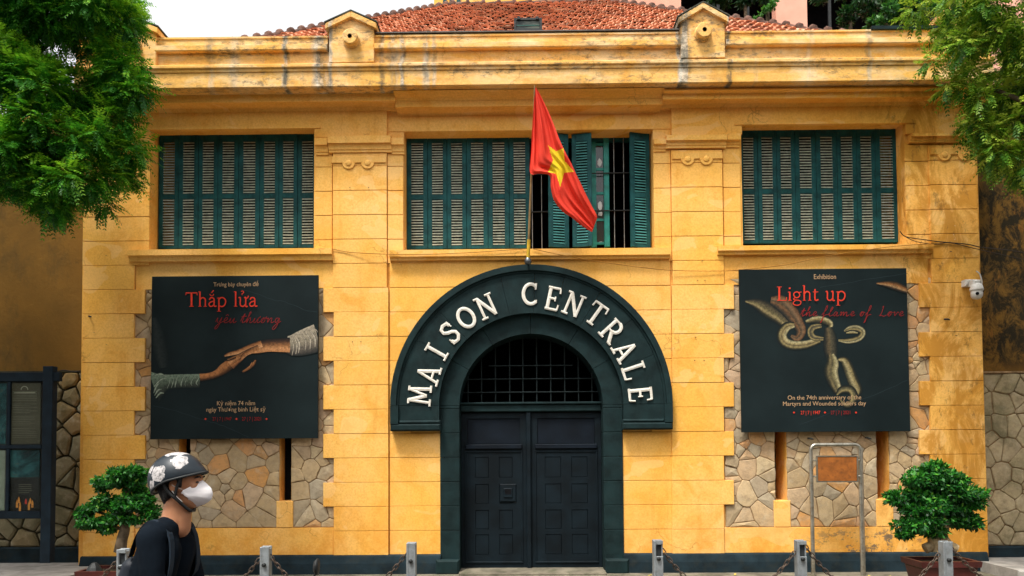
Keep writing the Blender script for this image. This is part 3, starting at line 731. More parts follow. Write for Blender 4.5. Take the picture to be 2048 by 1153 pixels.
def put_strokes(mb, strokes, f, y_of, thick, ridge=0, m=0):
    """f maps glyph coords -> (x, z); each stroke stands a hair prouder than the last"""
    for k, (_, path, w) in enumerate(strokes):
        L_, R_ = stroke_poly(path, w); n = len(L_); y = y_of - k*.0006
        C_ = [(a+b)/2 for a, b in zip(L_, R_)]
        vs = [(f(p)[0], y, f(p)[1]) for p in L_] + [(f(p)[0], y, f(p)[1]) for p in R_]
        vs += [(f(p)[0], y+thick, f(p)[1]) for p in L_] + [(f(p)[0], y+thick, f(p)[1]) for p in R_]
        vs += [(f(p)[0], y-ridge, f(p)[1]) for p in C_]
        fs = []
        for i in range(n-1):
            fs += [(i, 4*n+i, 4*n+i+1, i+1), (4*n+i, n+i, n+i+1, 4*n+i+1)] if ridge else [(i, n+i, n+i+1, i+1)]
            if thick: fs += [(i+1, 2*n+i+1, 2*n+i, i), (n+i, 3*n+i, 3*n+i+1, n+i+1)]
        if thick: fs += [(0, 2*n, 3*n, n), (n-1, 2*n-1, 4*n-1, 3*n-1)]
        if ridge: fs += [(0, n, 4*n), (n-1, 5*n-1, 2*n-1)]
        mb.add(vs, fs, m)
LET = [('M',839.4,791),('A',857,749),('I',873.6,704),('S',900.6,667),('O',932.4,636),('N',972.4,614),('C',1058.9,588.7),('E',1106,598),('N',1147,610),('T',1192,629),('R',1224,663),('A',1250,702),('L',1268,742.5),('E',1280.5,789)]
for ch, u, v in LET:
    c = pt(u, v, YB); dx, dz = c.x-AX, c.z-AZ; a = math.atan2(dz, dx); w, st = GL[ch]; H = rr(47)
    def f(p, w=w, a=a, c=c): 
        lx, ly = (p[0]-w/2)*H*1.0, (p[1]-.5)*H
        return (c.x + lx*math.sin(a) + ly*math.cos(a), c.z - lx*math.cos(a) + ly*math.sin(a))
    mb = MB(); put_strokes(mb, st, f, YB-.016, .0148, .006)
    mb.build('letter', M['letter'], gate)

# --- windows: louvred shutters
SLATS = [0]
def shutter(xa, xb, z0, z1, Y, single, ang=0, hinge=None, mid=.545, dz=0.0, slatm=None, sw=.28):
    """one leaf in its own plane, then swung by ang about the hinge x"""
    w = xb-xa; h = z1-z0; st = w*sw*.78
    hx = hinge if hinge is not None else xa; ca, sa = math.cos(ang), math.sin(ang)
    def swing(mb):
        mb.v = [(hx+(x-hx)*ca - (y-Y)*sa, Y+(x-hx)*sa + (y-Y)*ca, z) for x, y, z in mb.v]; return mb
    zr = [z0, z0+.045, z0+h*(1-mid)-.035, z0+h*(1-mid)+.035, z1-.11, z1]
    mb = MB()
    mb.box(xa+.002, xa+st, Y, Y+.035, z0, z1, 0, .004); mb.box(xb-st, xb-.002, Y, Y+.035, z0, z1, 0, .004)
    for a, b in ((0,1),(2,3),(4,5)): mb.box(xa+st+.0005, xb-st-.0005, Y+.002, Y+.033, zr[a], zr[b])
    leaf = swing(mb).build('shutter', M['shutter'], gate)
    joined = MB()
    for a, b in ((1,2),(3,4)):
        n = max(1, int(round((zr[b]-zr[a])/.0400))); s = (zr[b]-zr[a])/n
        for k in range(n):
            zc_ = zr[a]+s*(k+.5)+random.uniform(-.0015,.0015); t = random.uniform(-.002,.002)
            xs0, xs1 = xa+st+.001, xb-st-.001; yf, yb_ = Y+.001, Y+.034; th = .0125
            vs = [(xs0,yf,zc_-th*.9+t),(xs1,yf,zc_-th*.9-t),(xs1,yb_,zc_+.004),(xs0,yb_,zc_+.004),(xs0,yf+.002,zc_+th*.6+t),(xs1,yf+.002,zc_+th*.6-t),(xs1,yb_,zc_+.016),(xs0,yb_,zc_+.016)]
            fs = [(0,3,2,1),(4,5,6,7),(0,1,5,4),(1,2,6,5),(2,3,7,6),(3,0,4,7)]
            if single:
                m2 = MB(); m2.add(vs, fs); swing(m2).build('louvre_slat', slatm or M['slat'], leaf); SLATS[0] += 1
            else: joined.add(vs, fs)
    if joined.v: stuff(swing(joined).build('louvre_slats', slatm or M['slat'], leaf))
    return leaf
WY = .24
def leaves(us, vt, vb, um, single, skew=0):
    for i in range(len(us)-1):
        shutter(X(us[i],WY,400), X(us[i+1],WY,400), Z(vb,WY,um), Z(vt,WY,um), WY+random.uniform(0,.006), single)
leaves([317, 357, 396, 435, 476.5, 519, 557.5, 595, 634], 268, 496.5, 470, False)
leaves([813.5, 855.5, 894, 933, 976, 1018.5, 1060], 270, 497.5, 930, True)
leaves([1480, 1517, 1555, 1592, 1634, 1676, 1715.5, 1753, 1797], 258, 486, 1640, False)
zb_, zt_ = Z(496, WY, 1150), Z(266, WY, 1150)
shutter(X(1096,.10,400), X(1138,.10,400), Z(495.5,.10,1150), Z(269,.10,1150), .10, True, R(12), X(1138,.10,400), slatm=M['slat_teal'])
shutter(X(1144,.10,400), X(1184,.10,400), Z(494.5,.10,1150), Z(269,.10,1150), .10, True, R(-10), X(1144,.10,400), slatm=M['slat_teal'])
shutter(X(1258,.16,400), X(1301,.16,400), Z(495,.12,1280), Z(266,.12,1280), .16, True, R(16), X(1301,.16,400), slatm=M['slat_teal'])
# inner casement with broken panes, frame posts and security bars
cy = .30; mb = MB()
ca, cb, cc, cd = X(1183,cy), X(1195,cy), X(1210,cy), X(1221,cy)
mb.box(ca, cb, cy, cy+.05, Z(496,cy), Z(266,cy)); mb.box(cc, cd, cy-.02, cy+.05, Z(496,cy), Z(266,cy), 0, .006)
for v in (488, 441, 388, 340, 290): mb.box(cb+.0005, cc-.0005, cy+.005, cy+.04, Z(v+2.5,cy), Z(v-2.5,cy))
cas = mb.build('casement', M['casement'], gate)
for i, (va, vb2) in enumerate(((485.5, 443.5), (438.5, 390.5), (385.5, 342.5), (337.5, 292.5))):
    mb = MB(); mb.box(cb+.001, cc-.001, cy+.02, cy+.024, Z(va,cy), Z(vb2,cy)); mb.build('pane', M['glass'], cas)
rg = random.Random(4)
for (v, hh) in ((413, 14), (429, 6), (326, 10), (486, 3)):  # scraps of paper left on the panes
    x, z = X(1203,cy), Z(v,cy); poly = [(x+math.cos(a)*.042*rg.uniform(.6,1), z+math.sin(a)*hh/140*rg.uniform(.6,1)) for a in [2*math.pi*i/7 for i in range(7)]]
    mb = MB(); mb.prism(poly, cy+.017, cy+.019); mb.build('paper_scrap', M['white'], cas)
for u in (1066, 1085, 1231, 1250.5):
    mb = MB(); mb.tube([(X(u,.27), .27, Z(498,.27)), (X(u,.27), .27, Z(264,.27))], .006, 6); mb.build('window_bar', M['bar'], gate)
for v in (349, 424):
    mb = MB(); mb.tube([(X(1061,.255), .255, Z(v+.5,.255)), (X(1262,.255), .255, Z(v-1,.255))], .010, 6); mb.build('window_bar', M['iron'], gate)
# fixed frame round each window
for k_, (xa, xb, z0, z1) in WIN.items():
    mb = MB(); y = WY+.045
    mb.box(xa, xb, y, y+.06, z1-.05, z1); mb.box(xa, xa+.03, y, y+.06, z0, z1-.051); mb.box(xb-.03, xb, y, y+.06, z0, z1-.051); mb.box(xa+.0305, xb-.0305, y, y+.06, z0, z0+.02)
    mb.build('window_frame', M['shutter'], gate)

# --- roof
def tiled(name, A, B, C_, D, parent):
    """A-B eave, D-C ridge (left to right); overlapping tiles laid in courses"""
    A, B, C_, D = map(Vector, (A, B, C_, D)); n = (B-A).cross(D-A).normalized()
    if n.z < 0: n = -n
    H = ((D-A) - (D-A).project(B-A)).length; rows = int(H/.17); vs = []; fs = []; sh = []
    for r in range(rows+1):
        t = r/rows; l = A.lerp(D, t); r_ = B.lerp(C_, t); w = (r_-l).length; ux = (r_-l).normalized(); up = ((D-A)-(D-A).project(B-A)).normalized()
        k = int(w/.128)
        for i in range(k):
            c = l + ux*(i+.5+(.5 if r % 2 else 0)+random.uniform(-.08,.08))*(w/max(k,1)); hw = .070; L = .26; lift = .046+random.uniform(-.008,.018); tw = random.uniform(-.010,.010)
            o = len(vs)
            pts = [c-ux*hw+n*(lift*.55+tw), c-ux*hw*.5+n*(lift+.013), c+ux*hw*.5+n*(lift+.013), c+ux*hw+n*(lift*.55-tw)]
            tp = [p+up*L-n*(lift*.62) for p in pts]; bt = [p-n*.022 for p in pts]
            vs += [tuple(p) for p in pts+tp+bt]
            for a in range(3): fs += [(o+a, o+a+1, o+4+a+1, o+4+a), (o+8+a, o+8+a+1, o+a+1, o+a)]
            fs += [(o, o+4, o+8), (o+3, o+11, o+7)]
            s = min(1, max(0, random.gauss(.55, .24))); sh += [s]*8
    me = bpy.data.meshes.new(name); o0 = WPOS[parent.name]; me.from_pydata(vs, [], fs); at = me.attributes.new('shade', 'FLOAT', 'FACE'); at.data.foreach_set('value', sh)
    me.materials.append(M['tile']); o = bpy.data.objects.new(name, me); COL.objects.link(o); o.parent = parent; return stuff(o)
ez = ZT-.02; ey = -.1
RA, RB = Vector((X(415,ey,65), ey, ez)), Vector((X(1778,ey,52), ey, ez-.02))
ry = 4.35
RC, RD = Vector((X(1215,ry,8), ry, Z(6,ry,1215))), Vector((X(905,ry,8), ry, Z(13,ry,905)))
apex = Vector((X(1090,ry,0), ry, Z(-6,ry,1090)))
mb = MB(); BL, BR = Vector((RA.x, 9.2, ez)), Vector((RB.x, 9.2, ez-.02))
mb.add([RA,RB,RC,RD,BL,BR], [(0,1,2,3),(1,5,2),(4,0,3),(5,4,3,2),(0,4,5,1)]); mb.build('roof', M['ridge'], gate)
tiled('roof_tiles', RA, RB, RC, RD, gate)
def ridge(a, b, n):
    for i in range(n):
        p, q = a.lerp(b, i/n), a.lerp(b, (i+1.12)/n); p = p+Vector((random.uniform(-.02,.02),0,random.uniform(-.01,.02)))
        mb = MB(); mb.tube([p+Vector((0,0,.015)), p.lerp(q,.80)+Vector((0,0,.03)), p.lerp(q,.84)+Vector((0,0,.04)), q+Vector((0,0,.05))], [.045, .055, .078, .075], 10); mb.build('ridge_tile', M['ridge'], gate)
ridge(RA, RD, 26); ridge(RD, RC, 10); ridge(RB, RC, 24)

# anchors left in the wall
for (u, v) in ((182,634),(189,666),(213,512),(214,690),(705,684),(722,684),(700,376),(737,376),(1404,523),(1391,675),(1389,721),(1408,722),(1395,561),(1410,561),(1892,640),(1912,672),(1545,1),(1901,504),(1620,878),(1735,877)):
    if v < 5: continue
    big = (u, v) in ((182,634),(1892,640),(1620,878),(1735,877)); s = .022 if big else .007
    p = pt(u, v, PF); mb = MB()
    mb.tube([(p.x-s*1.2, PF+.01, p.z+s*.4), (p.x, PF-.05 if big else PF-.015, p.z), (p.x+s*1.4, PF-.04 if big else PF-.02, p.z-s*.4)], [s*.5, s*.6, s*.4], 6); mb.build('wall_anchor', M['iron'], gate)
# ================================================================ SIDE WALLS
SY = .42
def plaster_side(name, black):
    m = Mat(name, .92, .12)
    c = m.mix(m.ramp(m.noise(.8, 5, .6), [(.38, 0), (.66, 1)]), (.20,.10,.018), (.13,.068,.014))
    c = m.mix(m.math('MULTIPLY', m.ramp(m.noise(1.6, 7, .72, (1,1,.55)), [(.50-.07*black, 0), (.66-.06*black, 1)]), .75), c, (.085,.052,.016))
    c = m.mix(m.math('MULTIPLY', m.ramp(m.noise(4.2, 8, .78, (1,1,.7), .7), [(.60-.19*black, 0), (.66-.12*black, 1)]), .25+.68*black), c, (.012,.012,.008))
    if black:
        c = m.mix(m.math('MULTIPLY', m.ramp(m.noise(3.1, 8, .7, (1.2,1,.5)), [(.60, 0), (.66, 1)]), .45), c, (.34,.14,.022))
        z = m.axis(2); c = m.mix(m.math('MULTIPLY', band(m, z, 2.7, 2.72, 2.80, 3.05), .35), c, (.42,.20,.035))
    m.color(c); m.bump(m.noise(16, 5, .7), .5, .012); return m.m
def side_wall(label, x0, x1, vtop, vst, vbot, um, blk, mat, mort, seed, sp, skipx):
    w = thing('side_wall', label, 'wall', (x0 if x0 > 0 else x1, SY, 0))
    zs, zt = Z(vst, SY-.06, um), Z(vtop, SY, um)
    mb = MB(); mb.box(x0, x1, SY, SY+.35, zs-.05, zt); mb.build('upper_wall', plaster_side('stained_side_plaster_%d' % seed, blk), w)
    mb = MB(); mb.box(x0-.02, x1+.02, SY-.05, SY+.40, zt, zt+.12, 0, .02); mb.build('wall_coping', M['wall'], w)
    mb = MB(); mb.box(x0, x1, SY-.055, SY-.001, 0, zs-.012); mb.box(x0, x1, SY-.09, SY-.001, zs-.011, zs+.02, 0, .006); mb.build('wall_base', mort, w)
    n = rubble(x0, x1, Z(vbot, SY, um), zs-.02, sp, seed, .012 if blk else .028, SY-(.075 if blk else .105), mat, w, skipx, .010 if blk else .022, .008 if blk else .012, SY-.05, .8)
    mb = MB(); mb.box(x0, x1, SY-.16, SY-.056, -.02, Z(vbot, SY, um)-.005, 0, .02); mb.build('plinth', M['plinth'], w)
    print('side stones', n)
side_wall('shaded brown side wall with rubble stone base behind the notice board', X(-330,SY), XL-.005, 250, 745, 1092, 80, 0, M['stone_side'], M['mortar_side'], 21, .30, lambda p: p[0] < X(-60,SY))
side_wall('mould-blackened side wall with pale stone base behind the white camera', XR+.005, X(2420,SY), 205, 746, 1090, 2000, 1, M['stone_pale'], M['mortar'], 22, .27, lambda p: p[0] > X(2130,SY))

# raised slabs at both edges
g = MB(); g.box(X(-300,-1.2,1120), X(118,-1.2,1130), -2.2, SY-.17, -.02, .13, 0, .02); tag(g.build('stone_platform', M['kerb'] , None), 'low pale stone platform under the notice board', 'platform')
g = MB(); g.box(X(1998,-.55,1120), X(2300,-.55,1130), -.95, SY-.17, -.02, .14, 0, .02); tag(g.build('stone_step', M['kerb'], None), 'low pale stone step at the foot of the blackened wall', 'step')

# ================================================================ POSTERS
def attr_mesh(name, vs, fs, cols, mat, parent):
    me = bpy.data.meshes.new(name); o0 = WPOS[parent.name]
    me.from_pydata([(v[0]-o0.x, v[1]-o0.y, v[2]-o0.z) for v in vs], [], fs)
    at = me.attributes.new('ink', 'FLOAT_COLOR', 'POINT'); at.data.foreach_set('color', [x for c in cols for x in (c[0], c[1], c[2], 1)])
    me.materials.append(mat); o = bpy.data.objects.new(name, me); COL.objects.link(o); o.parent = parent; WPOS[o.name] = o0; return o
PY = -.145
class Art:
    """ribbons of printed colour lying on a poster"""
    soft = False
    def __init__(s, ox, oy, k): s.o = (ox, oy, k); s.v = []; s.f = []; s.c = []; s.n = 0
    def rib(s, pts, ws, stops, k=5):
        if s.soft: stops = [bk]+[tuple(a*.85 for a in q_) for q_ in stops]+[bk]; ws = [w*1.55 for w in ws]
        else: ws = [w*1.10 for w in ws]
        """pts: picture pixels; ws: widths; stops: colours across, first edge to last"""
        P = smooth_path([(p[0], p[1], w) for p, w in zip(pts, ws)], k); nc = len(stops); o = len(s.v); y = PY - .0018 - s.n*.00022; s.n += 1
        for i, p in enumerate(P):
            a, b = P[max(i-1,0)], P[min(i+1,len(P)-1)]; t = Vector((b.x-a.x, b.y-a.y)).normalized(); nn = Vector((t.y, -t.x))
            for j in range(nc):
                q = Vector((p.x, p.y)) + nn*p.z*(.5-j/(nc-1)) ; w = pt(s.o[0]+q.x*s.o[2], s.o[1]+q.y*s.o[2], PY); s.v.append((min(max(w.x, s.x0+.004), s.x1-.004), y, w.z))
                fade = 1
                s.c.append(tuple(x*fade for x in stops[j]))
        for i in range(len(P)-1):
            for j in range(nc-1): s.f.append((o+i*nc+j, o+i*nc+j+1, o+(i+1)*nc+j+1, o+(i+1)*nc+j))
    def build(s, name, parent): return attr_mesh(name, s.v, s.f, s.c, M['print'], parent)
def uplift(o, y): return o
def poster(label, corners, um):
    (ul, vt), (ur, _), (_, vb), _ = corners
    x0, x1 = X(ul, PY, (vt+vb)/2), X(ur, PY, (vt+vb)/2); z0, z1 = Z(vb, PY, um), Z(vt, PY, um)
    t = thing('exhibition_poster', label, 'poster', (x0, PY, z0))
    mb = MB(); mb.box(x0, x1, PY, PY+.035, z0, z1, 0, .003); mb.build('board', M['poster'], t)
    mb = MB()
    for x in (x0+.25, (x0+x1)/2, x1-.25): mb.box(x-.02, x+.02, PY+.0355, -.030, z0+.04, z1-.04)
    mb.build('batten', M['iron'], t)
    return t, x0, x1, z0, z1
# --- pen glyphs for display lettering (units: cap height .70, x height .45)
def q(*a): return list(a)
SG = {
 'T': (.62, [([(.04,.68),(.58,.68)],.05), ([(.31,0),(.31,.68)],.085), ([(.20,.012),(.42,.012)],.028), ([(.045,.70),(.03,.56)],.03), ([(.575,.70),(.59,.56)],.03)]),
 'L': (.54, [([(.15,0),(.15,.68)],.085), ([(.04,.67),(.27,.67)],.028), ([(.04,.015),(.49,.015)],.035), ([(.485,.0),(.51,.17)],.03)]),
 'h': (.50, [([(.11,0),(.11,.74)],.07), ([(.03,.72),(.11,.74)],.03), ([(.11,.33),(.20,.43),(.30,.43),(.37,.36),(.375,.22),(.375,0)],.06), ([(.03,.012),(.19,.012)],.026), ([(.29,.012),(.46,.012)],.026)]),
 'a': (.44, [([(.08,.33),(.14,.43),(.25,.43),(.31,.34),(.31,.06),(.37,.01),(.43,.04)],.06), ([(.31,.27),(.14,.22),(.06,.12),(.11,.02),(.21,.02),(.31,.10)],.055)]),
 'p': (.52, [([(.11,-.24),(.11,.44)],.07), ([(.02,.41),(.11,.44)],.03), ([(.11,.34),(.20,.43),(.33,.43),(.43,.33),(.44,.20),(.38,.06),(.27,.0),(.15,.03),(.11,.08)],.06), ([(.02,-.235),(.21,-.235)],.026)]),
 'l': (.24, [([(.12,0),(.12,.74)],.07), ([(.03,.72),(.12,.74)],.03), ([(.03,.012),(.21,.012)],.026)]),
 'i': (.24, [([(.12,0),(.12,.43)],.07), ([(.03,.41),(.12,.43)],.03), ([(.03,.012),(.21,.012)],.026), ([(.075,.60),(.155,.60)],.08)]),
 'g': (.47, [([(.22,.43),(.10,.38),(.07,.28),(.12,.18),(.22,.14),(.33,.19),(.36,.29),(.31,.39),(.22,.43)],.05), ([(.32,.40),(.45,.42)],.035), ([(.14,.16),(.07,.08),(.12,.03),(.32,.01),(.42,-.06),(.38,-.18),(.22,-.23),(.07,-.18),(.05,-.09),(.14,-.01)],.045)]),
 't': (.32, [([(.13,.56),(.13,.09),(.18,.01),(.30,.05)],.065), ([(.02,.42),(.29,.42)],.035)]),
 'u': (.52, [([(.03,.42),(.11,.43),(.11,.12),(.17,.02),(.28,.02),(.38,.12)],.06), ([(.30,.42),(.38,.43),(.38,.02),(.47,.02)],.06)]),
 'breve': (0, [([(.10,.62),(.15,.54),(.25,.54),(.30,.62)],.035)]), 'acute': (0, [([(.19,.68),(.29,.80)],.045)]),
 'horn': (0, [([(.38,.40),(.48,.43),(.51,.53)],.045)]), 'hook': (0, [([(.18,.62),(.28,.68),(.24,.76),(.15,.74)],.035), ([(.20,.56),(.20,.62)],.03)]),
}
SC = {   # connected pen script
 'y': (.50, [[(-.04,.10),(.06,.40),(.08,.12),(.20,.06),(.32,.34),(.36,.40),(.28,-.10),(.12,-.42),(.02,-.34),(.18,-.08),(.50,.12)]]),
 'e': (.44, [[(.0,.12),(.20,.20),(.30,.34),(.18,.42),(.06,.22),(.14,.04),(.30,.06),(.44,.14)]]),
 'ê': (.44, [[(.0,.12),(.20,.20),(.30,.34),(.18,.42),(.06,.22),(.14,.04),(.30,.06),(.44,.14)], [(.12,.54),(.22,.64),(.32,.54)]]),
 'u': (.56, [[(.0,.14),(.10,.38),(.08,.10),(.18,.03),(.34,.34),(.36,.38),(.34,.08),(.42,.03),(.56,.14)]]),
 'ư': (.56, [[(.0,.14),(.10,.38),(.08,.10),(.18,.03),(.34,.34),(.36,.38),(.34,.08),(.42,.03),(.56,.14)], [(.36,.38),(.46,.42),(.46,.52)]]),
 't': (.38, [[(.0,.14),(.20,.72),(.14,.12),(.22,.03),(.38,.16)], [(.0,.46),(.36,.52)]]),
 'h': (.54, [[(.0,.14),(.24,.74),(.16,.78),(.08,.02),(.20,.34),(.32,.38),(.32,.08),(.40,.03),(.54,.14)]]),
 'o': (.46, [[(.10,.10),(.20,.40),(.06,.28),(.06,.10),(.20,.02),(.32,.20),(.24,.38),(.46,.30)]]),
 'ơ': (.46, [[(.10,.10),(.20,.40),(.06,.28),(.06,.10),(.20,.02),(.32,.20),(.24,.38),(.46,.30)], [(.30,.38),(.38,.42),(.38,.50)]]),
 'n': (.56, [[(.0,.30),(.08,.38),(.08,.04),(.22,.34),(.34,.36),(.34,.08),(.42,.03),(.56,.14)]]),
 'm': (.80, [[(.0,.30),(.08,.38),(.08,.04),(.20,.34),(.30,.34),(.30,.04),(.44,.34),(.56,.34),(.56,.08),(.64,.03),(.80,.14)]]),
 'g': (.50, [[(.30,.36),(.12,.36),(.06,.14),(.18,.04),(.34,.36),(.28,-.20),(.10,-.48),(.0,-.36),(.20,-.08),(.50,.14)]]),
 'f': (.50, [[(.0,.10),(.30,.60),(.32,.90),(.22,.80),(.12,-.20),(.04,-.56),(.14,-.40),(.22,.06),(.50,.16)]]),
 'l': (.40, [[(.0,.12),(.26,.66),(.20,.82),(.12,.50),(.12,.08),(.22,.03),(.40,.14)]]),
 'a': (.52, [[(.32,.34),(.14,.38),(.04,.16),(.14,.03),(.32,.34),(.30,.06),(.40,.03),(.52,.14)]]),
 'L': (.62, [[(.12,.76),(.20,.86),(.16,.30),(.04,.04),(.18,.10),(.40,.0),(.62,.12)]]),
 'v': (.46, [[(.0,.30),(.10,.38),(.16,.04),(.34,.36),(.46,.28)]]), ' ': (.30, []),
}
def letters_on(name, u0, v0, k, mat, parent, items, y, slant=0, script=False, pw=.05, squash=1):
    """items: list of (glyph names) laid from the baseline pixel (u0, v0); k pixels per unit"""
    mb = MB(); x = 0; st = []
    for it in items:
        its = it if isinstance(it, tuple) else (it,); adv = 0
        for g in its:
            if g == ' ': adv = .30; continue
            w, ss = (SC if script else SG)[g]; adv = max(adv, w)
            for s_ in ss:
                path, wd = (s_, pw) if script else s_
                P = [(p.x, p.y) for p in smooth_path([(a, b, 0) for a, b in path], 4)] if len(path) > 2 else path
                st.append(('s', [((x+px_+py_*slant), py_) for px_, py_ in P], wd))
        x += adv*squash
    def f(p):
        w = pt(u0+p[0]*k, v0-p[1]*k, PY); return (w.x, w.z)
    put_strokes(mb, st, f, y, 0, 0); return mb.build(name, mat, parent)
def text(name, s_, uc, vbase, width, mat, parent, y, um=None, sx=1):
    """small print, set from the built-in font, centred on uc and width pixels wide"""
    cu = bpy.data.curves.new(name, 'FONT'); cu.body = s_; cu.size = 1; cu.extrude = 0; cu.resolution_u = 3; cu.fill_mode = 'FRONT'
    o = bpy.data.objects.new(name, cu); COL.objects.link(o); dg = bpy.context.evaluated_depsgraph_get()
    me = bpy.data.meshes.new_from_object(o.evaluated_get(dg)); bpy.data.objects.remove(o)
    xs = [v.co.x for v in me.vertices]; a, b = min(xs), max(xs); c = pt(uc, vbase, y); k = (X(uc+width/2, y, vbase)-X(uc-width/2, y, vbase))/(b-a)
    o0 = WPOS[parent.name]
    for v in me.vertices: v.co = Vector((c.x+(v.co.x-(a+b)/2)*k-o0.x, y-o0.y, c.z+v.co.y*k*sx-o0.z))
    me.materials.clear(); me.materials.append(mat); o = bpy.data.objects.new(name, me); COL.objects.link(o); o.parent = parent; return o
def diamonds(us, v, parent, y):
    mb = MB()
    for u in us:
        c = pt(u, v, y); r = .016; mb.add([(c.x-r,y,c.z),(c.x,y,c.z-r),(c.x+r,y,c.z),(c.x,y,c.z+r)], [(0,1,2,3)])
    mb.build('printed_dots', M['ink_red'], parent)
def creases(lines, parent):
    mb = MB(); y = PY-.0008
    for L in lines:
        P = smooth_path([(a, b, 0) for a, b in L], 4); rg = random.Random(int(L[0][0])); P = [(p.x, p.y+rg.uniform(-.8,.8)) for p in P]
        put_strokes(mb, [('s', P, .9)], lambda p: (lambda w: (w.x, w.z))(pt(p[0], p[1], PY)), y, 0)
    mb.build('printed_crease', M['ink_grey'], parent)
TY = PY-.0075
pL, a_, b_, c_, d_ = poster('square dark poster printed with two reaching hands, left of the gate', ((302,552),(636,552),(636,878),(306,880)), 470)
creases([[(480,578),(520,590),(545,600),(565,603),(590,612),(612,621),(634,624)], [(306,812),(350,822),(400,838),(440,850),(470,862),(500,876)]], pL)
bk = (.006,.011,.012); art = Art(280, 530, 400/1246); art.x0, art.x1 = a_, b_
skL, skM, skD = (.62,.30,.13), (.42,.17,.06), (.05,.025,.015)
# shadowed figure at the left edge and lower sleeve
art.rib([(90,330),(110,420),(125,520),(150,640)], [30,70,90,60], [bk,(.018,.024,.024),(.026,.032,.030),bk])
art.rib([(86,760),(160,735),(250,728),(372,725)], [190,95,82,80], [(.20,.26,.19),(.16,.21,.15),(.10,.13,.09),(.05,.06,.045),bk])
for i, dx in enumerate((0,22,40,75,98,135,168)): art.rib([(190+dx+i*3,695),(184+dx,735),(170+dx+i*4,770-i*3)], [3+i%3,6+i%4*2,2], [(.012,.02,.016),(.36,.42,.32),(.09,.11,.08)])
for a, b in (((90,690),(170,700)),((88,760),(165,705)),((86,800),(120,740)),((92,815),(135,775)),((100,830),(150,800))): art.rib([a, ((a[0]+b[0])/2, (a[1]+b[1])/2-14), b], [5,13,4], [(.03,.05,.04),(.42,.48,.36),(.10,.12,.09)])
# lower forearm, hand and fingers
art.rib([(374,704),(430,696),(480,680),(530,645),(575,612)], [44,40,44,62,52], [skM,(.50,.20,.07),skM,(.12,.05,.02),bk])
art.rib([(560,620),(600,590),(640,565),(668,548)], [34,28,22,12], [(.66,.33,.15),skL,skM,skD])
art.rib([(575,640),(610,610),(645,585)], [26,20,10], [skM,(.34,.13,.05),bk])
art.rib([(640,668),(675,648),(705,622),(722,595)], [10,16,17,9], [skM,(.30,.12,.045),skD])
art.rib([(684,640),(694,622),(700,608)], [6,9,5], [skL,skM,skD])
# upper sleeve, wrist, hand, fingers
art.rib([(918,500),(970,500),(1040,480),(1112,455)], [100,130,150,160], [(.42,.36,.27),(.34,.29,.21),(.26,.22,.16),(.12,.10,.08),bk])
for i, dx in enumerate((0,18,30,66,92,118,150)): art.rib([(945+dx,462-dx*.4),(958+dx+i*3,505-dx*.4),(948+dx+i*5,565-dx*.45)], [4,6+i%3*4,3], [(.09,.07,.05),(.62,.54,.42),(.20,.17,.12)])
art.rib([(935,500),(860,500),(790,503),(735,515),(690,530)], [84,78,72,66,44], [bk,(.06,.03,.02),(.30,.13,.05),(.62,.29,.12),(.55,.24,.09)][::-1])
art.rib([(760,492),(690,515),(620,540),(560,556),(528,568)], [40,36,26,20,9], [(.70,.38,.18),skL,skM,skD])
art.rib([(740,515),(680,538),(625,562),(575,582),(545,590)], [30,26,20,13,6], [skM,(.36,.16,.06),skD])
art.rib([(700,535),(665,552),(640,575),(632,590)], [30,26,22,10], [skL,skM,skD])
art.rib([(600,580),(560,596),(528,600)], [12,9,4], [skM,skD,bk])
art.build('printed_hands', pL)
text('lettering', 'Trưng bày chuyên đề', 472, 573, 90, M['ink_tan'], pL, TY, sx=1.15)
letters_on('lettering', 371, 614, 40.5, M['ink_red'], pL, ['T','h',('a','breve','acute'),'p',' ','l',('u','horn','hook'),'a'], TY, squash=1)
letters_on('lettering', 432, 647, 27, M['ink_dimred'], pL, ['y','ê','u',' ','t','h','ư','ơ','n','g'], TY, .25, True, .036, 1.0)
text('lettering', 'Kỷ niệm 74 năm', 472, 811, 76, M['ink_tan'], pL, TY, sx=1.1); text('lettering', 'ngày Thương binh Liệt sỹ', 472, 823.5, 118, M['ink_tan'], pL, TY, sx=1.1)
text('lettering', '27 | 7 | 1947', 444, 841.5, 38, M['ink_dimred'], pL, TY, sx=1.3); text('lettering', '27 | 7 | 2021', 503, 841.5, 38, M['ink_dimred'], pL, TY, sx=1.3); diamonds((411,473,533), 838.5, pL, TY)

pR, a_, b_, c_, d_ = poster('square dark poster printed with rusty chain links, right of the gate', ((1481,538),(1817,538),(1817,864),(1484,866)), 1650)
creases([[(1640,575),(1690,567),(1740,558),(1780,552),(1815,548)], [(1600,850),(1660,826),(1700,808),(1760,786),(1815,760)]], pR)
art = Art(1440, 510, 420/1242); art.x0, art.x1 = a_, b_; art.soft = True
ol, od, og, br = (.36,.28,.12), (.035,.032,.020), (.52,.45,.24), (.20,.10,.045)
art.rib([(150,275),(220,290),(290,330),(350,370),(400,410)], [10,44,62,54,50], [(.03,.028,.02),(.10,.08,.045),(.16,.13,.06),(.34,.26,.12),od])
art.rib([(300,270),(360,285),(410,330),(450,390),(480,450),(455,492),(420,478)], [30,62,60,52,40,30,12], [br,(.22,.13,.07),(.10,.07,.04),br,(.06,.045,.03)])
art.rib([(440,415),(395,425),(365,470),(380,515),(430,536),(510,532),(590,505)], [22,36,40,40,38,34,26], [og,(.42,.33,.15),(.16,.12,.06),ol,od])
art.rib([(508,398),(560,384),(610,388),(650,410),(645,440)], [14,28,30,28,12], [og,ol,(.12,.10,.05),od])
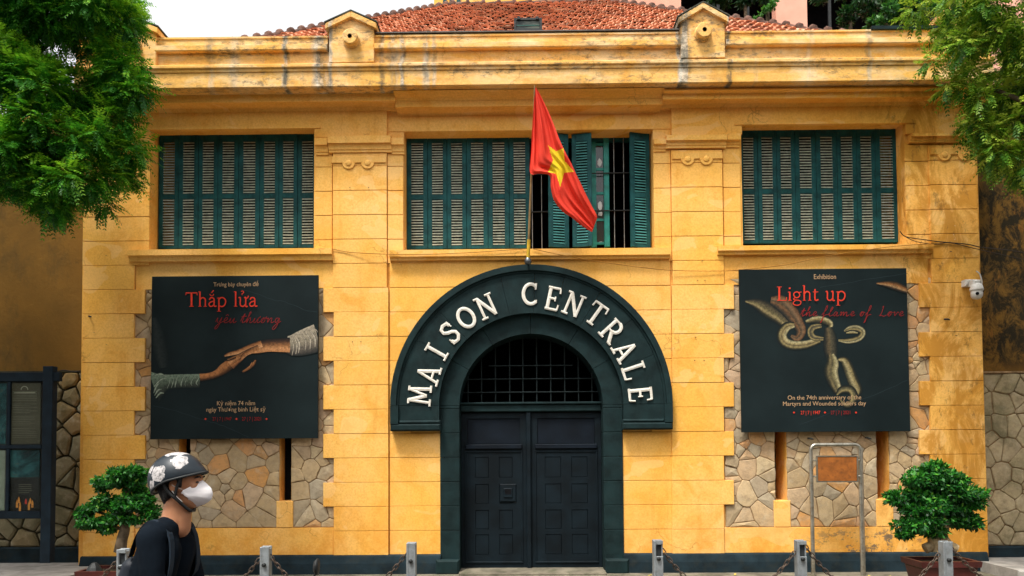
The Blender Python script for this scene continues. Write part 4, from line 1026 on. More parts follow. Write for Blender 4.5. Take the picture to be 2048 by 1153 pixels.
art.rib([(600,420),(550,430),(535,460),(555,490),(620,498)], [16,24,26,24,12], [ol,(.14,.12,.07),(.07,.06,.04),ol])
art.rib([(700,505),(760,508),(820,492),(842,460),(815,438),(770,438),(735,452)], [10,24,26,26,28,24,8], [od,ol,(.14,.12,.06),og])
art.rib([(745,462),(780,455),(815,462)], [6,16,6], [od,og,ol])
art.rib([(640,430),(650,490),(652,550),(660,610)], [30,50,54,44], [(.05,.045,.03),(.10,.085,.05),(.14,.10,.05),(.04,.035,.025)])
art.rib([(655,590),(665,640),(655,690),(672,750),(700,810)], [26,50,56,48,36], [og,(.30,.25,.12),(.12,.10,.05),(.22,.17,.08),od])
art.rib([(700,620),(735,625),(760,670),(785,740),(812,800),(800,840)], [12,34,42,44,40,16], [od,ol,(.46,.38,.19),(.12,.10,.05)])
art.rib([(690,830),(720,800),(770,800),(790,850),(750,890),(710,860)], [10,30,34,36,26,10], [od,(.16,.14,.07),ol,od])
art.rib([(925,170),(990,175),(1050,190),(1112,215)], [8,26,34,24], [(.10,.05,.02),(.36,.15,.05),(.44,.26,.12),(.05,.03,.02)])
art.build('printed_chain', pR)
text('lettering', 'Exhibition', 1650, 558.5, 44, M['ink_tan'], pR, TY, sx=1.25)
letters_on('lettering', 1552, 602, 41, M['ink_red'], pR, ['L','i','g','h','t',' ','u','p'], TY)
letters_on('lettering', 1600, 633.5, 23.5, M['ink_dimred'], pR, ['t','h','e',' ','f','l','a','m','e',' ','o','f',' ',' ','L','o','v','e'], TY, .25, True, .042, 1.08)
text('lettering', 'On the 74th anniversary of the', 1649, 799.5, 147, M['ink_tan'], pR, TY, sx=1.05); text('lettering', 'Martyrs and Wounded soldiers day', 1649, 811.5, 166, M['ink_tan'], pR, TY, sx=1.05)
text('lettering', '27 | 7 | 1947', 1621, 829, 39, M['ink_red'], pR, TY, sx=1.3); text('lettering', '27 | 7 | 2021', 1681, 829, 39, M['ink_dimred'], pR, TY, sx=1.3); diamonds((1588,1650,1712), 825.5, pR, TY)

# ================================================================ FLAG
FY = -.52
base, top = pt(1056, 524, -.30), pt(1069.5, 171, -.75)
fp = thing('flagpole', 'thin bamboo flagpole leaning from a metal socket above the arch', 'flagpole', base)
def pole(t): return base.lerp(top, t)
mb = MB(); mb.tube([pole(0), pole(.3), pole(.6), pole(1.0)], [.018,.016,.013,.010], 8); mb.build('pole', simple('bamboo_pole', (.20,.13,.05), .6, .3, var=.3, scale=9), fp)
mb = MB(); mb.tube([pole(.02), pole(.13)], .024, 8); mb.build('pole_wrap', simple('yellow_binding', (.60,.38,.03), .6, .3, var=.3, scale=20), fp)
mb = MB(); mb.tube([base+Vector((.0,.0,-.035)), base+Vector((0,0,-.01)), base+Vector((0,0,.03)), base+Vector((0,0,.06))], [.035,.052,.048,.028], 12); mb.tube([base, Vector((base.x, .0, base.z-.02))], .014, 8); mb.build('socket', simple('dull_socket_metal', (.12,.13,.14), .35, .5, .8), fp)
# cloth: rows from hoist (s=0) to fly (s=1); left/right outlines taken from how it hangs
out_l = [(1069.5,173),(1067,215),(1064,260),(1062,305),(1060.5,346),(1080,348),(1099,352),(1102,378),(1109,403),(1126,424),(1144,436),(1162,451),(1184,465)]
out_r = [(1070.5,172),(1082,193),(1096,222),(1108,250),(1119,279),(1131,305),(1143,328),(1153,350),(1163,370),(1173,391),(1184,413),(1194,433),(1190,448)]
Ls = smooth_path([(a, b, 0) for a, b in out_l], 8); Rs = smooth_path([(a, b, 0) for a, b in out_r], 8); n = len(Ls); C_ = 46
star = [(1096,291),(1112.5,303),(1127,297),(1129,322),(1148,344),(1128.5,346),(1120.5,374),(1112,348),(1096.5,344.5),(1106,321)]
def inside(p, poly):
    c = False; j = len(poly)-1
    for i in range(len(poly)):
        if (poly[i][1] > p[1]) != (poly[j][1] > p[1]) and p[0] < (poly[j][0]-poly[i][0])*(p[1]-poly[i][1])/(poly[j][1]-poly[i][1])+poly[i][0]: c = not c
        j = i
    return c
NR = 4*(n-1)
pix = []; vs = []
for r in range(NR+1):
    f = r/4; i = min(int(f), n-2); t = f-i; a = Ls[i].lerp(Ls[i+1], t); b = Rs[i].lerp(Rs[i+1], t)
    for c in range(C_+1):
        w = c/C_; p = a.lerp(b, w); s = r/NR
        fold = .050*math.sin(w*9+s*4.0)*(1-.5*s) + .024*math.sin(w*19-s*7+1)*s + .016*math.sin(w*31+s*3)
        wide = min(1, (b-a).length/60)
        bulge = .06*math.sin(s*3.3) 
        y = FY-.10 + (-.12)*(1-s) + fold*wide*1.15 - bulge
        y += .10*math.exp(-((w-.30)/.10)**2)*(1 if s < .45 else max(0, 1-(s-.45)*6))*wide
        P_ = pt(p.x, p.y, y); vs.append(tuple(P_)); pix.append((p.x, p.y))
fs = []; mi = []
for r in range(NR):
    for c in range(C_):
        k = r*(C_+1)+c; fs.append((k, k+1, k+C_+2, k+C_+1)); m = pix[k]; m2 = pix[k+C_+2]; mi.append(1 if inside(((m[0]+m2[0])/2, (m[1]+m2[1])/2), star) else 0)
def cloth(name, col):
    m = Mat(name, .75, .2); c = m.mix(m.ramp(m.noise(5, 4), [(.3,0),(.7,1)]), tuple(x*.88 for x in col), col); m.color(c)
    t = m.n.new('ShaderNodeBsdfTranslucent'); m.l.new(c, t.inputs[0]); mx = m.n.new('ShaderNodeMixShader'); mx.inputs[0].default_value = .25
    m.l.new(m.b.outputs[0], mx.inputs[1]); m.l.new(t.outputs[0], mx.inputs[2]); m.l.new(mx.outputs[0], m.n['Material Output'].inputs[0]); m.bump(m.noise(220, 2), .15, .002); return m.m
mb = MB(); mb.add(vs, fs, 0, True); mb.m = mi
fl = mb.build('flag', [cloth('red_cloth', (.80,.055,.030)), cloth('yellow_cloth', (.85,.62,.02))], None, origin=tuple(top))
tag(fl, 'red flag with yellow star hanging limp in folds from the leaning pole', 'flag')

# ================================================================ CABLES
def cable(name, pts, label, r=.007, mat='wire_ochre', y=-.075):
    P = [pt(u, v, yy) for u, v, yy in [(p[0], p[1], p[2] if len(p) > 2 else y) for p in pts]]
    mb = MB(); mb.tube(smooth_path(P, 4), r, 5); tag(mb.build(name, M[mat], None, origin=tuple(P[0])), label, 'cable')
cable('wall_cable', [(664,498),(700,505),(778,509,-.14),(860,509,-.15),(950,505,-.15),(1052,498,-.15)], 'thin cable sagging along the sill left of the flagpole', .005)
cable('wall_cable', [(1066,498,-.15),(1120,510,-.15),(1200,524,-.15),(1340,541,-.1),(1480,542,-.08)], 'thin cable drooping right from the flagpole socket across the wall', .005)
cable('wall_cable', [(1455,542),(1560,532),(1660,512,-.15),(1780,494,-.15),(1868,488,-.15)], 'thin cable rising across the wall above the chain poster', .005)
cable('wall_cable', [(1800,463),(1812,474),(1850,480),(1880,484),(1935,489),(1962,495,-.09),(2010,500,.2),(2060,508,.36)], 'dark cable running from the right window to the blackened wall', .007, 'wire')
cable('wall_cable', [(1805,470),(1830,483),(1870,489),(1900,486),(1960,500,-.09),(2060,522,.36)], 'second dark cable twisted below the first beside the right window', .0055, 'wire')
cable('wall_cable', [(103,748,.28),(125,741,.3),(150,744,.3),(164,741,.3)], 'loose cable between the notice board and the gatehouse corner', .008, 'wire')

# ================================================================ SECURITY CAMERA
c0 = pt(1945, 575, -.2)
sc = thing('security_camera', 'white domed security camera on the right corner of the facade', 'camera', c0)
k = 1/143
mb = MB(); mb.box(c0.x-.075, c0.x+.085, PF-.11, PF-.001, c0.z+.03, c0.z+.12, 0, .012); mb.box(c0.x-.070, c0.x-.04, PF-.13, PF-.1105, c0.z+.05, c0.z+.105, 0, .01); mb.build('mounting_box', M['white'], sc)
mb = MB(); mb.box(c0.x-.04, c0.x+.07, PF-.24, PF-.111, c0.z+.01, c0.z+.09, 0, .02); mb.build('arm', M['white'], sc)
mb = MB(); mb.lathe([(.035,.045),(.072,.018),(.088,-.042),(.088,-.06),(.072,-.068)], (c0.x+.02, PF-.20, c0.z), 'z', 22); mb.build('hood', M['white'], sc)
mb = MB(); mb.lathe([(.074,-.069),(.078,-.10),(.073,-.140),(.053,-.170),(.017,-.183),(.001,-.184)], (c0.x+.02, PF-.20, c0.z), 'z', 22); mb.build('dome', M['white'], sc)
mb = MB(); mb.lathe([(.022,.002),(.022,-.012),(.001,-.014)], (c0.x-.015, PF-.20-.070, c0.z-.115), 'y', 14); mb.build('lens', M['black'], sc)
mb = MB(); mb.tube(smooth_path([(c0.x+.09,PF-.05,c0.z+.05),(c0.x+.19,PF-.04,c0.z+.06),(c0.x+.17,PF-.04,c0.z+.20),(c0.x+.12,PF-.04,c0.z+.25)], 5), .009, 6); mb.build('camera_cable', M['white'], sc)

# ================================================================ FLOODLIGHT on the attic
f0 = Vector((X(1056,-.35,50), -.35, Z(64,-.35,1056))); fl2 = thing('floodlight', 'black framed floodlight standing on the parapet before the tiles', 'floodlight', f0)
hw = (X(1084,-.35,50)-X(1028,-.35,50))/2; hh = Z(37,-.35,1056)-Z(63,-.35,1056)
mb = MB(); z0 = f0.z+.01; th = .034
mb.box(f0.x-hw, f0.x+hw, -.36, -.24, z0, z0+th); mb.box(f0.x-hw, f0.x+hw, -.36, -.24, z0+hh-th, z0+hh, 0, .004); mb.box(f0.x-hw, f0.x-hw+th, -.36, -.24, z0+th+.0005, z0+hh-th-.0005); mb.box(f0.x+hw-th, f0.x+hw, -.36, -.24, z0+th+.0005, z0+hh-th-.0005); mb.box(f0.x-hw+.005, f0.x+hw-.005, -.239, -.20, z0+.01, z0+hh-.01)
for s in (-1, 1): mb.box(f0.x+s*.13-.02, f0.x+s*.13+.02, -.375, -.361, z0+hh-.03, z0+hh+.012, 0, .003)
mb.build('housing', M['iron'], fl2)
gl = Mat('floodlight_glass', .35, .3); gl.color(gl.mix(gl.ramp(gl.noise(3, 4, .6, (1,1,4)), [(.45,0),(.6,1)]), (.010,.020,.018), (.09,.10,.075)))
mb = MB(); mb.box(f0.x-hw+th+.002, f0.x+hw-th-.002, -.345, -.338, z0+th+.002, z0+hh-th-.002); mb.build('glass', gl.m, fl2)
mb = MB(); mb.box(f0.x-hw+th+.002, f0.x+hw-th-.002, -.352, -.3455, z0+hh*.42, z0+hh*.42+.008); mb.build('reflector_bar', simple('green_reflector_edge', (.03,.13,.10), .3), fl2)
mb = MB(); mb.box(f0.x-.05, f0.x+.05, -.33, -.27, z67+.015, z0-.0005); mb.build('bracket', M['iron'], fl2)

# ================================================================ PLAQUE ON A STEEL STAND
ty = -.42; xl, xr = X(1623.5,ty,1000), X(1722,ty,1000); zt2 = Z(890,ty,1670)
st = thing('plaque_stand', 'tubular steel stand holding a rusty brown plaque before the right wall', 'sign', ((xl+xr)/2, ty, 0))
mb = MB(); r = .075; P = [(xl, ty, 0)] + [(xl, ty, z) for z in (.5, 1.0)] + [(xl, ty, zt2-r)] + [(xl+r-r*math.cos(a), ty, zt2-r+r*math.sin(a)) for a in [math.pi/2*i/6 for i in range(1,7)]] + [(xr-r+r*math.sin(a), ty, zt2-r+r*math.cos(a)) for a in [math.pi/2*i/6 for i in range(0,7)]] + [(xr, ty, 1.0), (xr, ty, 0)]
mb.tube(P, .027, 12); mb.build('tube_frame', M['steel'], st)
mb = MB(); xr2 = X(1727.5,ty,1000); mb.tube([(xr2, ty+.02, 0), (xr2, ty+.02, Z(897,ty,1725))], .012, 8); mb.build('side_rod', M['steel'], st)
pa, pb, pz0, pz1 = X(1633,ty,940), X(1711,ty,940), Z(962.5,ty-.02,1670), Z(914,ty-.02,1670)
mb = MB(); mb.box(pa, pb, ty-.045, ty-.035, pz0, pz1, 0, .003); mb.build('plaque', M['rust'], st)
mb = MB(); e = .016
mb.box(pa-e, pa-.0005, ty-.050, ty-.02, pz0-e, pz1+e); mb.box(pb+.0005, pb+e, ty-.050, ty-.02, pz0-e, pz1+e); mb.box(pa, pb, ty-.050, ty-.02, pz0-e, pz0-.0005); mb.box(pa, pb, ty-.050, ty-.02, pz1+.0005, pz1+e); mb.box(pa, pb, ty-.034, ty-.028, pz0, pz1)
mb.build('plaque_frame', M['steel'], st)
for v in (921, 953):
    z = Z(v, ty, 1670)
    for a, b in ((xl+.02, pa-e-.0005), (pb+e+.0005, xr-.02)):
        mb = MB(); mb.tube([(a, ty-.03, z), (b, ty-.03, z)], .012, 8); mb.build('clamp', M['steel'], st)

# ================================================================ BOLLARDS AND CHAINS
BYY = -4.05
posts = []
BL_ = ['grey steel post hiding the left bonsai pot beside the rider', 'grey steel post below the loophole, just right of the rider', 'grey steel post left of the dark gate', 'grey steel post right of the dark gate', 'grey steel post before the left leg of the plaque stand', 'grey steel post in front of the right bonsai pot']
for i, (u, v) in enumerate(((247,1098),(532,1093),(823,1085.5),(1315,1080.5),(1600.5,1081),(1890.5,1083))):
    p = pt(u, v, BYY); hw = .041; zt = p.z; posts.append((p.x, zt))
    t = thing('chain_post', BL_[i], 'post', (p.x, BYY, 0), 'chain posts along the pavement')
    x0, x1 = p.x-hw, p.x+hw
    mb = MB(); mb.box(x0, x1, BYY+.025, BYY+.045, 0, zt, 0, .003); mb.box(x0, x0+.020, BYY-.045, BYY+.0245, 0, zt-.004, 0, .003); mb.box(x0+.0205, x1, BYY-.045, BYY-.028, 0, zt-.14 if i in (0,3,4) else zt, 0, .003)
    if i in (0,3,4): mb.box(x0+.0205, x1, BYY-.045, BYY-.028, zt-.035, zt-.001, 0, .003)
    mb.box(x1-.012, x1, BYY-.0275, BYY+.0245, 0, zt-.02)
    mb.build('channel', M['post'], t)
    mb = MB(); mb.box(x0+.021, x1-.0125, BYY-.02, BYY-.015, .05, zt-.04); mb.build('slot', M['post_dark'], t)
    mb = MB(); mb.lathe([(.018,0),(.018,-.02),(.001,-.022)], (p.x-.0, BYY-.046, zt-.16), 'y', 10); mb.build('bolt', M['iron'], t)
    mb = MB(); mb.box(p.x-.08, p.x+.08, BYY-.09, BYY+.09, 0, .012, 0, .003); mb.build('base_plate', M['post'], t)
def link_mesh():
    mb = MB(); P = []
    for i in range(13):
        a = 2*math.pi*i/12; P.append((.020*math.cos(a)*1.0+(.012 if math.cos(a) > 0 else -.012), .0, .016*math.sin(a)))
    mb.tube(P, .0052, 6, cap=False); return mb
LK = link_mesh()
def chain(a, b, sag, label):
    A, B = Vector(a), Vector(b); n0 = 200; P = [A.lerp(B, i/n0)+Vector((0,0,-sag*4*(i/n0)*(1-i/n0))) for i in range(n0+1)]
    root = thing('post_chain', label, 'chain', tuple(A), 'chains between the posts'); step = .046; d = 0; k = 0; nxt = 0; mb = MB()
    for i in range(n0):
        L = (P[i+1]-P[i]).length
        while nxt <= d+L:
            c = P[i].lerp(P[i+1], (nxt-d)/L); t = (P[i+1]-P[i]).normalized(); side = Vector((0,1,0)) if k % 2 else Vector((0,0,1)); z = (side - t*side.dot(t)).normalized(); y = z.cross(t)
            mb.add([tuple(c+t*v[0]+y*v[1]+z*v[2]) for v in LK.v], LK.f, 0, True); nxt += step; k += 1
        d += L
    stuff(mb.build('chain_links', M['chain'], root))
pz = lambda i: (posts[i][0], BYY, posts[i][1]-.12)
chain((posts[0][0]+.05, BYY, posts[0][1]-.10), (posts[1][0]-.05, BYY, posts[1][1]-.10), .42, 'rusty chain slung between the rider-side posts, left of the gate')
chain((posts[1][0]+.05, BYY, posts[1][1]-.10), (posts[2][0]-.05, BYY, posts[2][1]-.10), .42, 'rusty chain slung to the post left of the gate')
chain((posts[3][0]+.05, BYY, posts[3][1]-.10), (posts[4][0]-.05, BYY, posts[4][1]-.10), .42, 'rusty chain slung from the post right of the gate')
chain((posts[4][0]+.05, BYY, posts[4][1]-.06), (posts[5][0]-.05, BYY, posts[5][1]-.10), .42, 'rusty chain slung towards the right bonsai pot')
chain((posts[0][0]-1.4, BYY, posts[0][1]-.10), (posts[0][0]-.05, BYY, posts[0][1]-.10), .40, 'rusty chain leaving the leftmost post out of the picture')
chain((posts[5][0]+.05, BYY, posts[5][1]-.06), (posts[5][0]+1.4, BYY, posts[5][1]-.10), .40, 'rusty chain leaving the rightmost post out of the picture')

# ================================================================ NOTICE BOARD at left
by = -.9; nb = thing('notice_board', 'dark framed notice board with glazed posters by the left side wall', 'notice board', (X(96,by,1100), by, .13))
bm = simple('blue_black_board_paint', (.006,.013,.020), .7, .15, var=.3)
def bx(ua, ub, va, vb, y0, y1, um=50, ch=.006):
    mb = MB(); mb.box(X(ua,y0,880), X(ub,y0,880), y0, y1, Z(vb,y0,um), Z(va,y0,um), 0, ch); return mb
mb = bx(83, 103, 733, 1127, by-.05, by+.06); mb.v = [(a, b, max(c, .13)) for a, b, c in mb.v]; mb.build('board_post', bm, nb)
mb = bx(-245, -225, 733, 1127, by-.05, by+.06); mb.v = [(a, b, max(c, .13)) for a, b, c in mb.v]; mb.build('board_post', bm, nb)
bx(-260, 117, 745, 763, by-.035, by+.03).build('top_rail', bm, nb); bx(-224, 82.5, 1023, 1038, by-.035, by+.03).build('bottom_rail', bm, nb)
bx(-224, 82.5, 890.5, 898, by-.03, by+.01).build('middle_rail', bm, nb)
bx(12, 18.5, 763.5, 890, by-.03, by+.01).build('mullion', bm, nb); bx(12, 18.5, 898.5, 1022.5, by-.03, by+.01).build('mullion', bm, nb)
bx(-224, 82.5, 763.5, 1022.5, by+.012, by+.03).build('backboard', simple('board_back', (.03,.03,.025), .7), nb)
def sheet(name, ua, ub, va, vb, mat): return bx(ua, ub, va, vb, by+.004, by+.011, ch=0).build(name, mat, nb)
paper = simple('brown_notice_sheet', (.085,.075,.045), .6, .3, var=.15, scale=5)
sheet('notice_sheet', 20, 80, 767, 888, paper)
def teal():
    m = Mat('teal_picture_print', .5, .3); c = m.ramp(m.noise(2.6, 6, .65, dist=1.0), [(.36, (.006,.008,.008)), (.50, (.010,.045,.050)), (.60, (.03,.12,.12)), (.70, (.12,.06,.02))]); m.color(c); return m.m
sheet('picture_sheet', 20, 80, 901, 955, teal()); sheet('picture_sheet', 20, 80, 955.5, 1021, simple('near_black_sheet', (.012,.012,.010), .5))
sheet('notice_sheet', -60, 11, 901, 1021, simple('pale_notice_sheet', (.24,.27,.20), .6, var=.1)); sheet('picture_sheet', -60, 11, 767, 888, teal())
mb = MB(); rg = random.Random(2); y = by+.002
for k_ in range(27):
    v = 784+k_*3.5
    if k_ % 7 == 6: continue
    ub = 74-rg.choice((0,0,1,4,14)); a, b = pt(25, v, y), pt(ub, v, y); mb.add([(a.x,y,a.z-.0035),(b.x,y,a.z-.0035),(b.x,y,a.z+.003),(a.x,y,a.z+.003)], [(0,1,2,3)])
for k_ in range(5):
    v = 970+k_*4; a, b = pt(37, v, y), pt(66-rg.choice((0,3,8)), v, y); mb.add([(a.x,y,a.z-.003),(b.x,y,a.z-.003),(b.x,y,a.z+.002),(a.x,y,a.z+.002)], [(0,1,2,3)])
mb.build('small_print', simple('faded_print', (.17,.16,.11), .6), nb)
mb = MB(); c = pt(49, 777, by+.002); put_strokes(mb, [('s', [(c.x+.045*math.cos(R(a)), c.z-.02+.045*math.sin(R(a))) for a in range(0, 181, 15)], .012)], lambda p: p, by+.002, 0); a = pt(28,786,y); b = pt(71,786,y); mb.add([(a.x,y-.001,a.z-.006),(b.x,y-.001,a.z-.006),(b.x,y-.001,a.z+.006),(a.x,y-.001,a.z+.006)], [(0,1,2,3)]); mb.build('printed_emblem', simple('emblem_print', (.30,.28,.20), .6), nb)
for i, (u, v, h) in enumerate(((34,1010,12),(40,1016,16),(52,1005,7),(58,1014,14),(65,1010,12),(38,1002,9),(61,1004,8))):
    c = pt(u, v, by+.002); mb = MB(); w = .014; hh = h/160
    mb.add([(c.x-w,y-.0006*i,c.z-hh/2),(c.x+w,y-.0006*i,c.z-hh/2),(c.x+w,y-.0006*i,c.z+hh/3),(c.x,y-.0006*i,c.z+hh/2+.03),(c.x-w,y-.0006*i,c.z+hh/3)], [(0,1,2,3,4)]); mb.build('printed_candle', simple('candle_print', (.62,.24,.04) if i != 2 else (.5,.04,.02), .5, var=.3, scale=30), nb)
gm = Mat('board_glass', .08, .5); gm.color((.9,.95,.95)); gm.b.inputs['Transmission Weight'].default_value = 1.0; gm.b.inputs['IOR'].default_value = 1.12
for (ua, ub, va, vb) in ((19, 82, 764, 890), (19, 82, 899, 1022), (-222, 11.5, 764, 890), (-222, 11.5, 899, 1022)):
    bx(ua, ub, va, vb, by-.012, by-.008, ch=0).build('pane', gm.m, nb)

# ================================================================ PINK BUILDING beyond the roof
PYY = 16.0
pk = thing('pink_building', 'salmon pink building with deep dark openings rising behind the tiled roof', 'building', (X(1500,PYY,20), PYY, 0))
zt3 = Z(-420, PYY, 1500); zb3 = 0
op = [[X(1362,PYY,10), X(1551,PYY,10), Z(60,PYY,1450), Z(-75,PYY,1450)], [X(1614,PYY,10), X(1880,PYY,10), Z(60,PYY,1700), Z(-75,PYY,1700)], [X(1945,PYY,10), X(1990,PYY,10), Z(60,PYY,1700), Z(-75,PYY,1700)]]
mb = MB(); holed_wall(mb, X(1188,PYY,10), X(2300,PYY,10), zb3, zt3, op, PYY, PYY+.4); mb.box(X(1188,PYY,10), X(2300,PYY,10), PYY+5, PYY+5.3, zb3, zt3); mb.build('wall', M['pink'], pk)
mb = MB(); mb.box(op[0][0]-.5, op[1][1]+3, PYY+2.5, PYY+2.6, zb3, zt3); mb.box(X(1188,PYY,10), X(2300,PYY,10), PYY+.41, PYY+5, zt3-.2, zt3-.05); mb.build('inner_room', M['black'], pk)
for u in (1440, 1500, 1665, 1745, 1830):
    mb = MB(); x = X(u,PYY,10); mb.box(x-.05, x+.05, PYY+.25, PYY+.32, Z(60,PYY,u), Z(-75,PYY,u)); mb.build('window_bar', M['iron'], pk)
for h in op:
    pass
yb3 = thing('ochre_house', 'small ochre house with dark shuttered windows behind the roof ridge', 'house', (X(905,13,5), 13, 0))
mb = MB(); mb.box(X(868,13,5), X(1190,13,5), 13, 16, 0, Z(-300,13,905)); mb.build('wall', M['wall'], yb3)
mb = MB(); mb.box(X(872,13,5), X(1195,13,5), 12.9, 12.999, Z(3,13,905), Z(-4,13,905)); 
for a, b in ((886,893),(899,907),(913,921),(1160,1168),(1180,1189)):
    m2 = MB(); m2.box(X(a,12.97,5), X(b,12.97,5), 12.96, 12.995, Z(8,13,a), Z(-120,13,a)); m2.build('window', M['shutter'], yb3)
m2 = MB(); m2.box(X(862,12.7,0)-.1, X(1200,12.7,0), 12.6, 16.2, Z(-300,13,905), Z(-310,13,905)); m2.build('roof', M['ridge'], yb3)

# ================================================================ FOLIAGE
def leafmesh(name, V, Fq, shade, mat, parent):
    """V (n,4,3) quads"""
    n = len(V); me = bpy.data.meshes.new(name); o0 = np.array(WPOS[parent.name])
    me.vertices.add(n*4); me.vertices.foreach_set('co', (V-o0).astype(np.float32).ravel()); me.loops.add(n*4); me.loops.foreach_set('vertex_index', np.arange(n*4, dtype=np.int32))
    me.polygons.add(n); me.polygons.foreach_set('loop_start', np.arange(0, n*4, 4, dtype=np.int32)); me.update(calc_edges=True)
    at = me.attributes.new('shade', 'FLOAT', 'FACE'); at.data.foreach_set('value', np.clip(shade, 0, 1).astype(np.float32)); me.materials.append(mat)
    o = bpy.data.objects.new(name, me); COL.objects.link(o); o.parent = parent; return stuff(o)
def nrm(a): return a/np.maximum(np.linalg.norm(a, axis=-1, keepdims=True), 1e-6)
def fronds(clumps, rng, length=.24, leaf=.050, width=.017, pairs=8, dens=520, droop=.6):
    P = []; D = []; Sh = []
    for (x, y, z, r) in clumps:
        n = int(dens*r*r/.16)+12; d = nrm(rng.normal(size=(n,3))); rad = r*(.35+.65*rng.random((n,1))**.45)
        p = np.array([x,y,z])+d*rad*np.array([1,1,.9]); P.append(p); dd = nrm(d*.8+rng.normal(size=(n,3))*.45+np.array([0,-.12,-droop*.5])); D.append(dd)
        Sh.append(np.clip(.42+.30*d[:,2]+rng.normal(size=n)*.20, 0, 1))  # fronds on the upper side of a clump coloured lighter: painted-in highlights
    P = np.concatenate(P); D = np.concatenate(D); Sh = np.concatenate(Sh); N = len(P)
    L = length*(.6+.6*rng.random((N,1))); up = np.array([0,0,1.]); side = nrm(np.cross(D, up)+rng.normal(size=(N,3))*.15); nor = nrm(np.cross(side, D))
    Q = []; S_ = []
    for k in range(pairs):
        t = (k+.6)/pairs; c = P+D*L*t+np.array([0,0,-1])*L*droop*t*t*.5
        for s in (-1, 1):
            taper = 1-.45*abs(t-.45)*2; ld = nrm(D*(.55+.25*t)+side*s+np.array([0,0,-.35-.3*droop])+rng.normal(size=(N,3))*.12); ll = leaf*taper*(.8+.4*rng.random((N,1)))
            w = nrm(np.cross(ld, nor))*width*taper
            Q.append(np.stack([c, c+ld*ll*.42+w*.5, c+ld*ll, c+ld*ll*.42-w*.5], 1)); S_.append(Sh+rng.normal(size=N)*.08+t*.14)
    return np.concatenate(Q), np.concatenate(S_)
def leaves_on(clumps, rng, leaf=.055, width=.026, dens=900, up=.3):
    Q = []; S_ = []
    for (x, y, z, rx, ry_, rz) in clumps:
        n = int(dens*rx*max(rx, rz)/.09)+20; d = nrm(rng.normal(size=(n,3))); rad = .45+.55*rng.random((n,1))**.4
        p = np.array([x,y,z])+d*rad*np.array([rx,ry_,rz])
        ld = nrm(d*.6+rng.normal(size=(n,3))*.7+np.array([0,0,up-.3])); w = nrm(np.cross(ld, rng.normal(size=(n,3))*.5+d)); ll = leaf*(.7+.6*rng.random((n,1))); ww = width*(.7+.6*rng.random((n,1)))
        Q.append(np.stack([p, p+ld*ll*.45+w*ww*.5, p+ld*ll, p+ld*ll*.45-w*ww*.5], 1)); S_.append(.42+.25*d[:,2]+rng.normal(size=n)*.22)  # leaf colour lightens towards each clump's top, a highlight put into the colour
    return np.concatenate(Q), np.concatenate(S_)
def px_clumps(lst, Y, rng, split=6, depth=.55):
    out = []
    for (u, v, r) in lst:
        k = abs(Y+11)/F; c = pt(u, v, Y); R_ = r*k
        if R_ < .22: out.append((c.x, Y+rng.uniform(-.2,.2), c.z, R_)); continue
        for i in range(split):
            a = rng.uniform(0, 2*math.pi); q_ = R_*math.sqrt(rng.uniform(0,1))*.72; out.append((c.x+q_*math.cos(a), Y+rng.uniform(-depth, depth), c.z+q_*math.sin(a), R_*rng.uniform(.30,.46)))
    return out
def limb(mb, pts, r0, r1):
    P = smooth_path(pts, 5); n = len(P); mb.tube(P, [r0+(r1-r0)*i/(n-1) for i in range(n)], 10)
TYL = -2.6
lt = thing('street_tree', 'dark green feathery street tree overhanging the left end of the facade', 'tree', (X(-520,TYL,900), TYL, 0))
tx = X(-520,TYL,900); rg = random.Random(12)
cl = px_clumps([(40,50,120),(150,40,105),(235,20,45),(262,60,28),(60,170,120),(170,150,95),(245,130,35),(255,165,40),(288,182,22),(60,270,100),(160,255,85),(235,245,35),(262,290,24),(215,305,42),(100,350,62),(160,365,48),(120,410,32),(195,362,30),(85,385,40),(20,330,60),(225,340,22),(270,200,20)], TYL, rg)
cl += px_clumps([(-150,60,150),(-160,260,140),(-350,0,190),(-330,220,170),(-60,-120,150),(120,-120,130),(-240,-200,200),(-560,-100,230),(-600,150,200),(-760,60,180)], TYL, rg, 7, 1.1)
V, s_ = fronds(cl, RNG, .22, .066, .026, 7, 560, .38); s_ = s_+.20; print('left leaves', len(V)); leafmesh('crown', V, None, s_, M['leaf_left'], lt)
mb = MB(); limb(mb, [(tx,TYL,0),(tx+.1,TYL,1.6),(tx-.05,TYL+.05,3.2),(tx+.2,TYL,4.6)], .24, .16); mb.build('trunk', M['bark'], lt)
for tgt in (pt(60,170,TYL), pt(150,40,TYL), pt(160,330,TYL), pt(-330,0,TYL), pt(230,150,TYL), pt(-600,100,TYL)):
    mb = MB(); a = Vector((tx+.15,TYL,4.0+rg.uniform(-.6,.5))); m_ = a.lerp(tgt,.5)+Vector((0,rg.uniform(-.2,.2),.15)); limb(mb, [a, m_, tgt], .085, .012); mb.build('branch', M['bark'], lt)
TYR = -2.3
rt = thing('street_tree', 'yellow-green feathery street tree overhanging the right end of the facade', 'tree', (X(2480,TYR,900), TYR, 0)); tx = X(2480,TYR,900)
cl = px_clumps([(2020,50,60),(1950,25,48),(1990,100,40),(1905,108,24),(1872,112,14),(2045,160,55),(1940,160,30),(1905,165,16),(2005,225,46),(1955,240,26),(2035,290,42),(1970,265,20),(1990,305,24),(2045,330,30),(1955,200,24),(1890,15,24),(1925,60,24)], TYR, rg)
cl += px_clumps([(2140,80,110),(2160,250,100),(2080,-80,120),(1930,-90,70),(2300,0,180),(2330,240,150),(2560,60,220),(2700,0,200),(2400,-180,200)], TYR, rg, 7, 1.1)
V, s_ = fronds(cl, RNG, .20, .064, .029, 6, 430, .5); s_ = s_+.12; print('right leaves', len(V)); leafmesh('crown', V, None, s_, M['leaf_right'], rt)
